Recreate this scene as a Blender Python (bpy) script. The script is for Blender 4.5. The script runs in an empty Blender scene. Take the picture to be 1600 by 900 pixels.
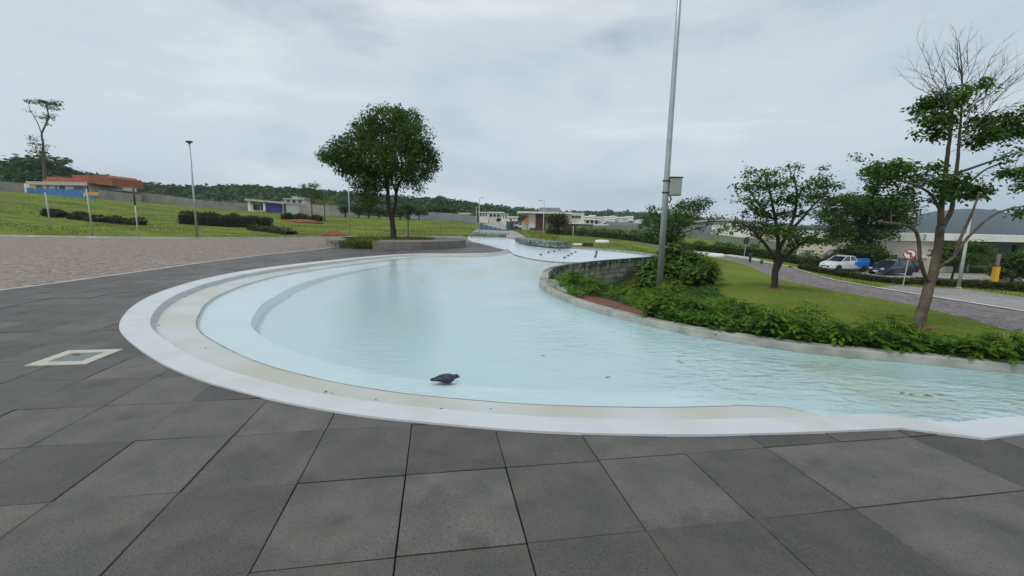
import bpy, bmesh, math, random
import numpy as np
from mathutils import Vector, Matrix, geometry
random.seed(7); RNG = np.random.default_rng(11)
R = math.radians
S = bpy.context.scene
C = S.collection

# ------------------------------------------------------------------ camera, sky, sun, exposure
EYE = 1.6; FPX = 680.0
def rxm(a): c, s = math.cos(a), math.sin(a); return np.array([[1, 0, 0], [0, c, -s], [0, s, c]])
def rzm(a): c, s = math.cos(a), math.sin(a); return np.array([[c, -s, 0], [s, c, 0], [0, 0, 1]])
CM = rxm(math.pi/2 - R(8.4)) @ rzm(0.02)
cam = bpy.data.cameras.new('camera'); cam.sensor_width = 36; cam.lens = 36*FPX/1600
cam.clip_start = 0.05; cam.clip_end = 9000
co = bpy.data.objects.new('camera', cam); C.objects.link(co)
M4 = Matrix([list(CM[i]) + [0] for i in range(3)] + [[0, 0, 0, 1]])
co.matrix_world = Matrix.Translation((0, 0, EYE)) @ M4
S.camera = co

w = bpy.data.worlds.new('World'); S.world = w; w.use_nodes = True
nt = w.node_tree; N = nt.nodes; L = nt.links
bg = N['Background']; bg.inputs[1].default_value = 0.1
sky = N.new('ShaderNodeTexSky'); sky.sky_type = 'NISHITA'; sky.sun_disc = False
SUN_EL, SUN_AZ = R(52), R(-130)
sky.sun_elevation = SUN_EL; sky.sun_rotation = SUN_AZ; sky.dust_density = 2; sky.air_density = 1
tc = N.new('ShaderNodeTexCoord')
mp = N.new('ShaderNodeMapping'); mp.inputs['Scale'].default_value = (1, 1, 3.6); mp.inputs['Location'].default_value = (.9, .35, .1)
L.new(tc.outputs['Generated'], mp.inputs[0])
n1 = N.new('ShaderNodeTexNoise'); n1.inputs['Scale'].default_value = 1.7; n1.inputs['Detail'].default_value = 9; n1.inputs['Roughness'].default_value = .56
n1.inputs['Distortion'].default_value = .35
L.new(mp.outputs[0], n1.inputs[0])
cr = N.new('ShaderNodeValToRGB'); cr.color_ramp.interpolation = 'EASE'
e = cr.color_ramp.elements; e[0].position = .30; e[0].color = (4.6, 5.5, 6.25, 1); e[1].position = .70; e[1].color = (7.3, 7.7, 8.0, 1)
e2 = e.new(.5); e2.color = (5.7, 6.35, 6.9, 1)
L.new(n1.outputs['Fac'], cr.inputs[0])
# brighter band of cloud low over the horizon, small breaks where the blue shows
sx = N.new('ShaderNodeSeparateXYZ'); L.new(tc.outputs['Generated'], sx.inputs[0])
mr = N.new('ShaderNodeMapRange'); mr.inputs[1].default_value = 0.0; mr.inputs[2].default_value = .42; mr.inputs[3].default_value = 1.12; mr.inputs[4].default_value = .93
L.new(sx.outputs['Z'], mr.inputs[0])
mul = N.new('ShaderNodeVectorMath'); mul.operation = 'SCALE'
L.new(cr.outputs[0], mul.inputs[0]); L.new(mr.outputs[0], mul.inputs['Scale'])
n2 = N.new('ShaderNodeTexNoise'); n2.inputs['Scale'].default_value = 3.1; n2.inputs['Detail'].default_value = 5
mp2 = N.new('ShaderNodeMapping'); mp2.inputs['Scale'].default_value = (1, 1, 2.6); mp2.inputs['Location'].default_value = (3.3, 1.2, .4)
L.new(tc.outputs['Generated'], mp2.inputs[0]); L.new(mp2.outputs[0], n2.inputs[0])
br = N.new('ShaderNodeMapRange'); br.inputs[1].default_value = .58; br.inputs[2].default_value = .75; br.inputs[3].default_value = 0; br.inputs[4].default_value = .45
L.new(n2.outputs['Fac'], br.inputs[0])
mx = N.new('ShaderNodeMix'); mx.data_type = 'RGBA'
L.new(br.outputs[0], mx.inputs[0]); L.new(mul.outputs[0], mx.inputs[6]); L.new(sky.outputs[0], mx.inputs[7])
L.new(mx.outputs[2], bg.inputs[0])

sl = bpy.data.lights.new('sun', 'SUN'); sl.energy = 1.5; sl.angle = R(16); sl.color = (1, .96, .9)
so = bpy.data.objects.new('sun', sl); C.objects.link(so)
# light comes from behind the camera on the left, high
sd = Vector((math.sin(SUN_AZ)*math.cos(SUN_EL), math.cos(SUN_AZ)*math.cos(SUN_EL)*1, math.sin(SUN_EL)))
so.rotation_euler = sd.to_track_quat('Z', 'Y').to_euler()
S.view_settings.view_transform = 'Standard'; S.view_settings.look = 'None'
S.view_settings.exposure = .2; S.view_settings.gamma = 1
S.render.engine = 'CYCLES'
S.cycles.max_bounces = 6; S.cycles.transparent_max_bounces = 16

# ------------------------------------------------------------------ helpers
def G(px, py, z=0., Y=None):
    """the point of the place seen at a spot of the photograph, on height z or at depth Y"""
    v = CM @ np.array([(px-800)/FPX, (450-py)/FPX, -1.])
    t = (z-EYE)/v[2] if Y is None else Y/v[1]
    return (float(v[0]*t), float(v[1]*t), float(EYE + v[2]*t))

def tag(o, label=None, cat=None, group=None, kind=None):
    if label: o['label'] = label
    if cat: o['category'] = cat
    if group: o['group'] = group
    if kind: o['kind'] = kind
    return o
def empty(name, loc, rz=0., label=None, cat=None, group=None):
    o = bpy.data.objects.new(name, None); C.objects.link(o); o.empty_display_size = .3
    o.location = loc; o.rotation_euler = (0, 0, rz)
    return tag(o, label, cat, group)
def mkmesh(name, V, F, m, parent=None, smooth=False, off=None):
    V = np.asarray(V, dtype=float).reshape(-1, 3)
    if off is not None: V = V - np.array(off)
    me = bpy.data.meshes.new(name)
    if isinstance(F, np.ndarray) and F.ndim == 2:
        k = F.shape[1]; nf = len(F)
        me.vertices.add(len(V)); me.vertices.foreach_set('co', V.astype(np.float32).ravel())
        me.loops.add(nf*k); me.loops.foreach_set('vertex_index', F.astype(np.int32).ravel())
        me.polygons.add(nf); me.polygons.foreach_set('loop_start', np.arange(0, nf*k, k, dtype=np.int32))
        me.update(calc_edges=True); me.validate()
    else:
        me.from_pydata([tuple(v) for v in V], [], [tuple(f) for f in F]); me.update()
    if smooth: me.polygons.foreach_set('use_smooth', [True]*len(me.polygons))
    me.materials.append(m)
    o = bpy.data.objects.new(name, me); C.objects.link(o)
    if parent: o.parent = parent
    return o
class MB:
    def __init__(s): s.V = []; s.F = []
    def add(s, V, F):
        n = len(s.V); s.V += [tuple(map(float, v)) for v in V]; s.F += [tuple(i+n for i in f) for f in F]; return s
    def box(s, c, d, rz=0., tilt=None):
        x, y, z = d[0]/2, d[1]/2, d[2]/2
        P = [(-x, -y, -z), (x, -y, -z), (x, y, -z), (-x, y, -z), (-x, -y, z), (x, -y, z), (x, y, z), (-x, y, z)]
        cs, sn = math.cos(rz), math.sin(rz)
        P = [(c[0]+a*cs-b*sn, c[1]+a*sn+b*cs, c[2]+k) for a, b, k in P]
        return s.add(P, [(0, 3, 2, 1), (4, 5, 6, 7), (0, 1, 5, 4), (1, 2, 6, 5), (2, 3, 7, 6), (3, 0, 4, 7)])
    def tube(s, pts, rad, n=8, cap=True):
        pts = [Vector(p) for p in pts]; rad = rad if hasattr(rad, '__len__') else [rad]*len(pts)
        b = len(s.V); up = Vector((0, 0, 1)); a = None
        for i, p in enumerate(pts):
            t = (pts[min(i+1, len(pts)-1)] - pts[max(i-1, 0)])
            if t.length < 1e-7: t = Vector((0, 0, 1))
            t.normalize()
            if a is None: a = t.cross(Vector((1, .1, 0)) if abs(t.z) > .9 else up).normalized()
            else:
                a = a - t*a.dot(t)
                a = a.normalized() if a.length > 1e-5 else t.orthogonal().normalized()
            c = t.cross(a)
            for k in range(n):
                g = 2*math.pi*k/n; q = p + (a*math.cos(g) + c*math.sin(g))*rad[i]; s.V.append(tuple(q))
        for i in range(len(pts)-1):
            for k in range(n):
                k2 = (k+1) % n
                s.F.append((b+i*n+k, b+i*n+k2, b+(i+1)*n+k2, b+(i+1)*n+k))
        if cap:
            s.F.append(tuple(b+k for k in range(n))[::-1]); s.F.append(tuple(b+(len(pts)-1)*n+k for k in range(n)))
        return s
    def prism(s, poly, z0, z1):
        n = len(poly); P = [(x, y, z0) for x, y in poly] + [(x, y, z1) for x, y in poly]
        return s.add(P, [tuple(range(n))[::-1], tuple(range(n, 2*n))] + [(i, (i+1) % n, (i+1) % n+n, i+n) for i in range(n)])
    def slab(s, A, B, t, z0a, z0b, z1a, z1b):
        """upright panel from A to B (xy), thickness t, with bottom and top heights at both ends"""
        d = Vector((B[0]-A[0], B[1]-A[1])); d.normalize(); nx, ny = -d.y*t/2, d.x*t/2
        P = [(A[0]-nx, A[1]-ny, z0a), (B[0]-nx, B[1]-ny, z0b), (B[0]+nx, B[1]+ny, z0b), (A[0]+nx, A[1]+ny, z0a),
             (A[0]-nx, A[1]-ny, z1a), (B[0]-nx, B[1]-ny, z1b), (B[0]+nx, B[1]+ny, z1b), (A[0]+nx, A[1]+ny, z1a)]
        return s.add(P, [(0, 3, 2, 1), (4, 5, 6, 7), (0, 1, 5, 4), (1, 2, 6, 5), (2, 3, 7, 6), (3, 0, 4, 7)])
    def lathe(s, c, prof, n=16, sy=1., ax='Z'):
        b = len(s.V)
        for r, h in prof:
            for k in range(n):
                g = 2*math.pi*k/n; q = (r*math.cos(g), r*math.sin(g)*sy, h)
                if ax == 'Y': q = (q[0], q[2], q[1])
                if ax == 'X': q = (q[2], q[0], q[1])
                s.V.append((c[0]+q[0], c[1]+q[1], c[2]+q[2]))
        for i in range(len(prof)-1):
            for k in range(n):
                k2 = (k+1) % n; s.F.append((b+i*n+k, b+i*n+k2, b+(i+1)*n+k2, b+(i+1)*n+k))
        s.F.append(tuple(b+k for k in range(n))[::-1]); s.F.append(tuple(b+(len(prof)-1)*n+k for k in range(n)))
        return s
    def build(s, name, m, parent=None, smooth=False, off=None, bevel=0):
        o = mkmesh(name, s.V, s.F, m, parent, smooth, off)
        if bevel:
            b = o.modifiers.new('bevel', 'BEVEL'); b.width = bevel; b.segments = 2; b.limit_method = 'ANGLE'
        return o
def copy_tree(o, parent=None):
    c = o.copy(); C.objects.link(c)
    if parent: c.parent = parent
    for ch in [x for x in C.objects if x.parent == o]: copy_tree(ch, c)
    return c

# ------------------------------------------------------------------ materials
def mat(name, col, rough=.8, var=0., scale=4., col2=None, lo=.35, hi=.65, bump=0., bscale=None, island=0., metal=0., spec=.5, detail=6, coords='Object', coat=0.):
    m = bpy.data.materials.new(name); m.use_nodes = True
    n = m.node_tree.nodes; l = m.node_tree.links; b = n['Principled BSDF']
    b.inputs['Roughness'].default_value = rough; b.inputs['Metallic'].default_value = metal
    b.inputs['Specular IOR Level'].default_value = spec
    if coat: b.inputs['Coat Weight'].default_value = coat; b.inputs['Coat Roughness'].default_value = .08
    col = tuple(col) + (1,)
    t = n.new('ShaderNodeTexCoord'); src = t.outputs[coords]
    if col2 is None: col2 = tuple(min(1, c*(1+var)) for c in col[:3]); c1 = tuple(c*(1-var) for c in col[:3]) + (1,)
    else: c1 = col
    cur = None
    if var or col2[:3] != c1[:3]:
        a = n.new('ShaderNodeTexNoise'); a.inputs['Scale'].default_value = scale; a.inputs['Detail'].default_value = detail
        l.new(src, a.inputs[0])
        r = n.new('ShaderNodeMapRange'); r.inputs[1].default_value = lo; r.inputs[2].default_value = hi; l.new(a.outputs['Fac'], r.inputs[0])
        x = n.new('ShaderNodeMix'); x.data_type = 'RGBA'; x.inputs[6].default_value = c1; x.inputs[7].default_value = tuple(col2)[:3] + (1,)
        l.new(r.outputs[0], x.inputs[0]); cur = x.outputs[2]
    if island:
        g = n.new('ShaderNodeNewGeometry'); r = n.new('ShaderNodeMapRange'); r.inputs[3].default_value = 1-island; r.inputs[4].default_value = 1+island
        l.new(g.outputs['Random Per Island'], r.inputs[0])
        v = n.new('ShaderNodeVectorMath'); v.operation = 'SCALE'; l.new(r.outputs[0], v.inputs['Scale'])
        if cur: l.new(cur, v.inputs[0])
        else: v.inputs[0].default_value = col[:3]
        cur = v.outputs[0]
    if cur: l.new(cur, b.inputs['Base Color'])
    else: b.inputs['Base Color'].default_value = col
    if bump:
        a = n.new('ShaderNodeTexNoise'); a.inputs['Scale'].default_value = bscale or scale*4; a.inputs['Detail'].default_value = 8; l.new(src, a.inputs[0])
        p = n.new('ShaderNodeBump'); p.inputs['Strength'].default_value = bump; p.inputs['Distance'].default_value = .02
        l.new(a.outputs['Fac'], p.inputs['Height']); l.new(p.outputs[0], b.inputs['Normal'])
    return m
def leafmat(name, c1, c2, trans=.35, rough=.6, spec=.16):
    m = bpy.data.materials.new(name); m.use_nodes = True; n = m.node_tree.nodes; l = m.node_tree.links
    b = n['Principled BSDF']; b.inputs['Roughness'].default_value = rough; b.inputs['Specular IOR Level'].default_value = spec
    g = n.new('ShaderNodeNewGeometry'); x = n.new('ShaderNodeMix'); x.data_type = 'RGBA'
    x.inputs[6].default_value = tuple(c1)+(1,); x.inputs[7].default_value = tuple(c2)+(1,)
    t = n.new('ShaderNodeTexCoord'); a = n.new('ShaderNodeTexNoise'); a.inputs['Scale'].default_value = .9; l.new(t.outputs['Object'], a.inputs[0])
    ad = n.new('ShaderNodeMath'); ad.operation = 'MULTIPLY_ADD'; ad.inputs[1].default_value = .65; l.new(g.outputs['Random Per Island'], ad.inputs[0])
    mr_ = n.new('ShaderNodeMapRange'); mr_.inputs[1].default_value = .4; mr_.inputs[2].default_value = .7; mr_.inputs[4].default_value = .35; l.new(a.outputs['Fac'], mr_.inputs[0])
    l.new(mr_.outputs[0], ad.inputs[2]); l.new(ad.outputs[0], x.inputs[0]); l.new(x.outputs[2], b.inputs['Base Color'])
    tr = n.new('ShaderNodeBsdfTranslucent'); l.new(x.outputs[2], tr.inputs[0])
    ms = n.new('ShaderNodeMixShader'); ms.inputs[0].default_value = trans
    l.new(b.outputs[0], ms.inputs[1]); l.new(tr.outputs[0], ms.inputs[2]); l.new(ms.outputs[0], n['Material Output'].inputs[0])
    return m
M = {}
M['tile'] = mat('slate_slab', (.076, .074, .070), .54, 0, 3.2, col2=(.118, .108, .095), lo=.38, hi=.66, bump=.35, bscale=160, island=.36, spec=.45, detail=14)
def speckle(m, col, sc, lo, hi, amt):
    n = m.node_tree.nodes; l = m.node_tree.links; bs = n['Principled BSDF']; cur = bs.inputs['Base Color'].links[0].from_socket
    t = n.new('ShaderNodeTexCoord'); a = n.new('ShaderNodeTexNoise'); a.inputs['Scale'].default_value = sc; a.inputs['Detail'].default_value = 3; l.new(t.outputs['Object'], a.inputs[0])
    r = n.new('ShaderNodeMapRange'); r.inputs[1].default_value = lo; r.inputs[2].default_value = hi; r.inputs[4].default_value = amt; l.new(a.outputs['Fac'], r.inputs[0])
    x = n.new('ShaderNodeMix'); x.data_type = 'RGBA'; l.new(r.outputs[0], x.inputs[0]); l.new(cur, x.inputs[6]); x.inputs[7].default_value = tuple(col)+(1,); l.new(x.outputs[2], bs.inputs['Base Color'])
speckle(M['tile'], (.025, .024, .023), 60, .60, .68, .7)
speckle(M['tile'], (.19, .175, .155), 38, .64, .72, .5)
speckle(M['tile'], (.15, .142, .13), 1.3, .54, .72, .25)
speckle(M['tile'], (.035, .033, .031), 190, .48, .62, .6)
speckle(M['tile'], (.19, .18, .16), 150, .58, .68, .5)
speckle(M['tile'], (.10, .083, .062), 7, .52, .68, .45)
speckle(M['tile'], (.040, .039, .038), 3.4, .57, .70, .4)
M['joint'] = mat('joint_sand', (.018, .018, .018), .95, .3, 20)
M['rim'] = mat('white_paint', (.56, .58, .60), .55, 0, 1.6, col2=(.46, .465, .44), lo=.48, hi=.8, bump=.1, bscale=30)
M['shelf'] = mat('shelf_paint', (.52, .55, .555), .6, 0, .7, col2=(.44, .44, .375), lo=.38, hi=.62, bump=.15, bscale=25, detail=9)
M['floorp'] = mat('pool_paint', (.52, .665, .705), .6, 0, .45, col2=(.55, .685, .69), lo=.3, hi=.7)
def sediment():
    m = M['floorp']; n = m.node_tree.nodes; l = m.node_tree.links; bs = n['Principled BSDF']; cur = bs.inputs['Base Color'].links[0].from_socket
    t = n.new('ShaderNodeTexCoord'); mpn = n.new('ShaderNodeMapping'); mpn.inputs['Scale'].default_value = (.5, .22, 1); l.new(t.outputs['Object'], mpn.inputs[0])
    a = n.new('ShaderNodeTexNoise'); a.inputs['Scale'].default_value = 1.6; a.inputs['Detail'].default_value = 8; l.new(mpn.outputs[0], a.inputs[0])
    sp = n.new('ShaderNodeSeparateXYZ'); l.new(t.outputs['Object'], sp.inputs[0])
    r1 = n.new('ShaderNodeMapRange'); r1.inputs[1].default_value = 11; r1.inputs[2].default_value = 15.5; r1.inputs[4].default_value = .22; l.new(sp.outputs['Y'], r1.inputs[0])
    r3 = n.new('ShaderNodeMapRange'); r3.inputs[1].default_value = 1.5; r3.inputs[2].default_value = 5.5; r3.inputs[4].default_value = .13; l.new(sp.outputs['X'], r3.inputs[0])
    ad = n.new('ShaderNodeMath'); l.new(a.outputs['Fac'], ad.inputs[0]); l.new(r1.outputs[0], ad.inputs[1]); a2 = n.new('ShaderNodeMath'); l.new(ad.outputs[0], a2.inputs[0]); l.new(r3.outputs[0], a2.inputs[1])
    r2 = n.new('ShaderNodeMapRange'); r2.inputs[1].default_value = .62; r2.inputs[2].default_value = .80; r2.inputs[4].default_value = .75; l.new(a2.outputs[0], r2.inputs[0])
    x = n.new('ShaderNodeMix'); x.data_type = 'RGBA'; l.new(r2.outputs[0], x.inputs[0]); l.new(cur, x.inputs[6]); x.inputs[7].default_value = (.50, .58, .46, 1); l.new(x.outputs[2], bs.inputs['Base Color'])
sediment()
M['upper'] = mat('upper_paint', (.60, .69, .73), .18, .05, .5, spec=.5)
M['stone'] = mat('wall_stone', (.20, .20, .16), .85, 0, 5, col2=(.34, .33, .27), bump=.9, bscale=22, island=.3)
M['kerbstone'] = mat('kerb_stone', (.22, .23, .20), .75, 0, 3, col2=(.36, .37, .33), bump=.4, bscale=30)
M['concrete'] = mat('concrete', (.20, .185, .165), .85, .15, 2.5, bump=.3, bscale=30)
M['conc_light'] = mat('pale_concrete', (.45, .44, .41), .85, .12, 2.0, bump=.2)
M['kerb'] = mat('kerb_paint', (.52, .52, .48), .8, .2, 1.2)
M['soil'] = mat('red_soil', (.125, .045, .028), .95, 0, 2.2, col2=(.185, .070, .045), bump=.9, bscale=14)
M['bark'] = mat('bark', (.085, .065, .05), .9, 0, 6, col2=(.16, .13, .105), bump=.9, bscale=30)
M['barkdark'] = mat('dark_bark', (.045, .036, .03), .9, .3, 6, bump=.8, bscale=25)
M['pole'] = mat('galvanised', (.42, .45, .46), .45, .08, 3, metal=.55)
M['polewhite'] = mat('pole_paint', (.42, .44, .41), .6, .12, 4)
M['dark'] = mat('dark_metal', (.03, .032, .035), .5)
M['boxgrey'] = mat('cabinet_paint', (.33, .36, .32), .5, .06, 3)
M['white'] = mat('white_wall', (.74, .73, .70), .8, .07, .8)
M['beige'] = mat('beige_render', (.60, .54, .45), .85, .08, .6)
M['rough_wall'] = mat('bare_block_wall', (.32, .30, .27), .9, .18, .5, bump=.3, bscale=8)
M['brick'] = mat('raw_clay_brick', (.30, .098, .055), .9, .2, 1.5, bump=.5, bscale=18)
M['clay'] = mat('clay_brick', (.36, .12, .075), .9, .15, 2, bump=.3)
M['blue'] = mat('blue_hoarding', (.035, .16, .40), .6, .2, 1.2)
M['yellow'] = mat('ochre_hoarding', (.60, .32, .03), .6, .15, 1.5)
M['purple'] = mat('violet_wall', (.085, .07, .34), .7, .1, 1)
M['brown'] = mat('brown_timber', (.13, .055, .038), .7, .2, 3)
M['roofgrey'] = mat('grey_roof', (.22, .24, .26), .7, .1, 1)
M['greywall'] = mat('grey_panel', (.20, .23, .26), .8, .08, .3)
M['greenwall'] = mat('grey_green_wall', (.16, .20, .15), .85, .15, .3)
M['glass'] = mat('window_glass', (.02, .028, .035), .12, spec=.8)
M['bluemesh'] = mat('blue_screen', (.07, .14, .20), .8, .15, .7)
M['whitepaint'] = mat('road_paint', (.60, .59, .55), .8, .2, 2)
M['yel'] = mat('yellow_paint', (.62, .36, .02), .5)
M['orange'] = mat('orange_sign', (.75, .22, .02), .5)
M['red'] = mat('red_paint', (.45, .03, .03), .5)
M['signwhite'] = mat('sign_white', (.7, .7, .7), .5)
M['rubber'] = mat('rubber', (.02, .02, .02), .85)
M['alloy'] = mat('alloy', (.35, .36, .37), .35, metal=.8)
M['lamp'] = mat('lamp_glass', (.6, .62, .6), .15)
M['car_white'] = mat('white_car_paint', (.62, .64, .66), .3, coat=.6)
M['car_blue'] = mat('blue_car_paint', (.02, .20, .62), .3, coat=.6)
M['car_navy'] = mat('navy_car_paint', (.018, .028, .06), .3, coat=.7)
M['car_lilac'] = mat('lilac_car_paint', (.30, .32, .50), .35, coat=.4)
M['car_red'] = mat('maroon_car_paint', (.10, .02, .045), .35, coat=.5)
M['rust'] = mat('red_earth', (.20, .065, .03), .95, .25, 2, bump=.6, bscale=9)
M['lf_dark'] = leafmat('dark_leaf', (.030, .068, .011), (.11, .18, .03))
M['lf_mid'] = leafmat('mid_leaf', (.035, .078, .013), (.115, .195, .03))
M['lf_lt'] = leafmat('bright_leaf', (.07, .15, .015), (.20, .31, .03), .4)
M['lf_bed'] = leafmat('bed_leaf', (.045, .105, .012), (.19, .31, .03), .4, .6, .1)
M['lf_bed2'] = leafmat('low_leaf', (.05, .13, .022), (.13, .26, .045), .35, .5)
M['lf_far'] = leafmat('far_leaf', (.04, .075, .022), (.10, .155, .04), .25, .8, .1)
M['lf_hedge'] = leafmat('hedge_leaf', (.045, .055, .018), (.11, .125, .04), .25, .8, .1)
M['lf_hedge2'] = leafmat('field_hedge_leaf', (.05, .052, .028), (.12, .115, .06), .25, .8, .1)
M['lf_dry'] = leafmat('dry_leaf', (.10, .055, .03), (.22, .14, .06), .2, .8, .1)
M['lf_brown'] = leafmat('brown_crown_leaf', (.038, .032, .018), (.085, .07, .035), .2, .8, .1)
M['grassb'] = leafmat('grass_blade', (.095, .135, .02), (.165, .21, .035), .4, .6, .1)
M['grasswild'] = leafmat('wild_grass_blade', (.12, .155, .022), (.20, .225, .045), .3, .8, .1)
M['far_wall'] = mat('far_house_wall', (.60, .58, .55), .8, .1, .3)

def grass_mat(name, a, b, c, sc):
    m = mat(name, a, .95, 0, sc, col2=b, lo=.35, hi=.65, spec=.1, bump=.8, bscale=7, detail=10)
    n = m.node_tree.nodes; l = m.node_tree.links; bs = n['Principled BSDF']
    cur = bs.inputs['Base Color'].links[0].from_socket
    t = n.new('ShaderNodeTexCoord'); mpn = n.new('ShaderNodeMapping'); mpn.inputs['Scale'].default_value = (.05, .13, .1); l.new(t.outputs['Object'], mpn.inputs[0])
    q = n.new('ShaderNodeTexNoise'); q.inputs['Scale'].default_value = 1.6; q.inputs['Detail'].default_value = 12; q.inputs['Roughness'].default_value = .65; l.new(mpn.outputs[0], q.inputs[0])
    r = n.new('ShaderNodeMapRange'); r.inputs[1].default_value = .52; r.inputs[2].default_value = .68; r.inputs[4].default_value = .8; l.new(q.outputs['Fac'], r.inputs[0])
    x = n.new('ShaderNodeMix'); x.data_type = 'RGBA'; l.new(r.outputs[0], x.inputs[0]); l.new(cur, x.inputs[6]); x.inputs[7].default_value = tuple(c)+(1,)
    q = n.new('ShaderNodeTexNoise'); q.inputs['Scale'].default_value = 1.; q.inputs['Detail'].default_value = 10; q.inputs['Roughness'].default_value = .7
    mq = n.new('ShaderNodeMapping'); mq.inputs['Scale'].default_value = (.11, .34, .1); mq.inputs['Location'].default_value = (5, 3, 0); l.new(t.outputs['Object'], mq.inputs[0]); l.new(mq.outputs[0], q.inputs[0])
    r = n.new('ShaderNodeMapRange'); r.inputs[1].default_value = .50; r.inputs[2].default_value = .62; r.inputs[4].default_value = .75; l.new(q.outputs['Fac'], r.inputs[0])
    y = n.new('ShaderNodeMix'); y.data_type = 'RGBA'; l.new(r.outputs[0], y.inputs[0]); l.new(x.outputs[2], y.inputs[6]); y.inputs[7].default_value = (.060, .092, .014, 1)
    l.new(y.outputs[2], bs.inputs['Base Color']); return m
M['field'] = grass_mat('field_grass', (.105, .150, .020), (.175, .215, .036), (.155, .140, .05), .35)
M['lawn'] = mat('lawn_grass', (.125, .17, .024), .95, 0, .5, col2=(.16, .205, .032), spec=.1, bump=.6, bscale=40)

def cobble_mat(name, c1, c2, c3, size):
    m = bpy.data.materials.new(name); m.use_nodes = True; n = m.node_tree.nodes; l = m.node_tree.links; b = n['Principled BSDF']
    b.inputs['Roughness'].default_value = .8; b.inputs['Specular IOR Level'].default_value = .35
    t = n.new('ShaderNodeTexCoord')
    v = n.new('ShaderNodeTexVoronoi'); v.inputs['Scale'].default_value = 1/size; v.inputs['Randomness'].default_value = .55; l.new(t.outputs['Object'], v.inputs[0])
    v2 = n.new('ShaderNodeTexVoronoi'); v2.feature = 'DISTANCE_TO_EDGE'; v2.inputs['Scale'].default_value = 1/size; v2.inputs['Randomness'].default_value = .55; l.new(t.outputs['Object'], v2.inputs[0])
    sp = n.new('ShaderNodeSeparateColor'); l.new(v.outputs['Color'], sp.inputs[0])
    x = n.new('ShaderNodeMix'); x.data_type = 'RGBA'; x.inputs[6].default_value = tuple(c1)+(1,); x.inputs[7].default_value = tuple(c2)+(1,); l.new(sp.outputs[0], x.inputs[0])
    q = n.new('ShaderNodeTexNoise'); q.inputs['Scale'].default_value = .35; q.inputs['Detail'].default_value = 9; l.new(t.outputs['Object'], q.inputs[0])
    r = n.new('ShaderNodeMapRange'); r.inputs[1].default_value = .45; r.inputs[2].default_value = .7; r.inputs[4].default_value = .6; l.new(q.outputs['Fac'], r.inputs[0])
    y = n.new('ShaderNodeMix'); y.data_type = 'RGBA'; y.inputs[7].default_value = tuple(c3)+(1,); l.new(r.outputs[0], y.inputs[0]); l.new(x.outputs[2], y.inputs[6])
    j = n.new('ShaderNodeMapRange'); j.inputs[1].default_value = .02; j.inputs[2].default_value = .09; l.new(v2.outputs['Distance'], j.inputs[0])
    z = n.new('ShaderNodeMix'); z.data_type = 'RGBA'; z.inputs[6].default_value = tuple(k*.45 for k in c3)+(1,); l.new(j.outputs[0], z.inputs[0]); l.new(y.outputs[2], z.inputs[7])
    l.new(z.outputs[2], b.inputs['Base Color'])
    p = n.new('ShaderNodeBump'); p.inputs['Strength'].default_value = .8; p.inputs['Distance'].default_value = .02; l.new(j.outputs[0], p.inputs['Height']); l.new(p.outputs[0], b.inputs['Normal'])
    return m
M['cobble'] = cobble_mat('pink_cobble', (.22, .18, .155), (.36, .285, .24), (.27, .225, .195), .17)
M['roadstone'] = cobble_mat('mauve_cobble', (.14, .115, .12), (.29, .245, .24), (.20, .17, .17), .22)
M['roadmix'] = cobble_mat('worn_cobble', (.19, .17, .17), (.29, .26, .26), (.46, .44, .42), .16)
M['roadpale'] = cobble_mat('pale_cobble', (.33, .31, .30), (.45, .43, .41), (.36, .34, .33), .2)

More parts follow.
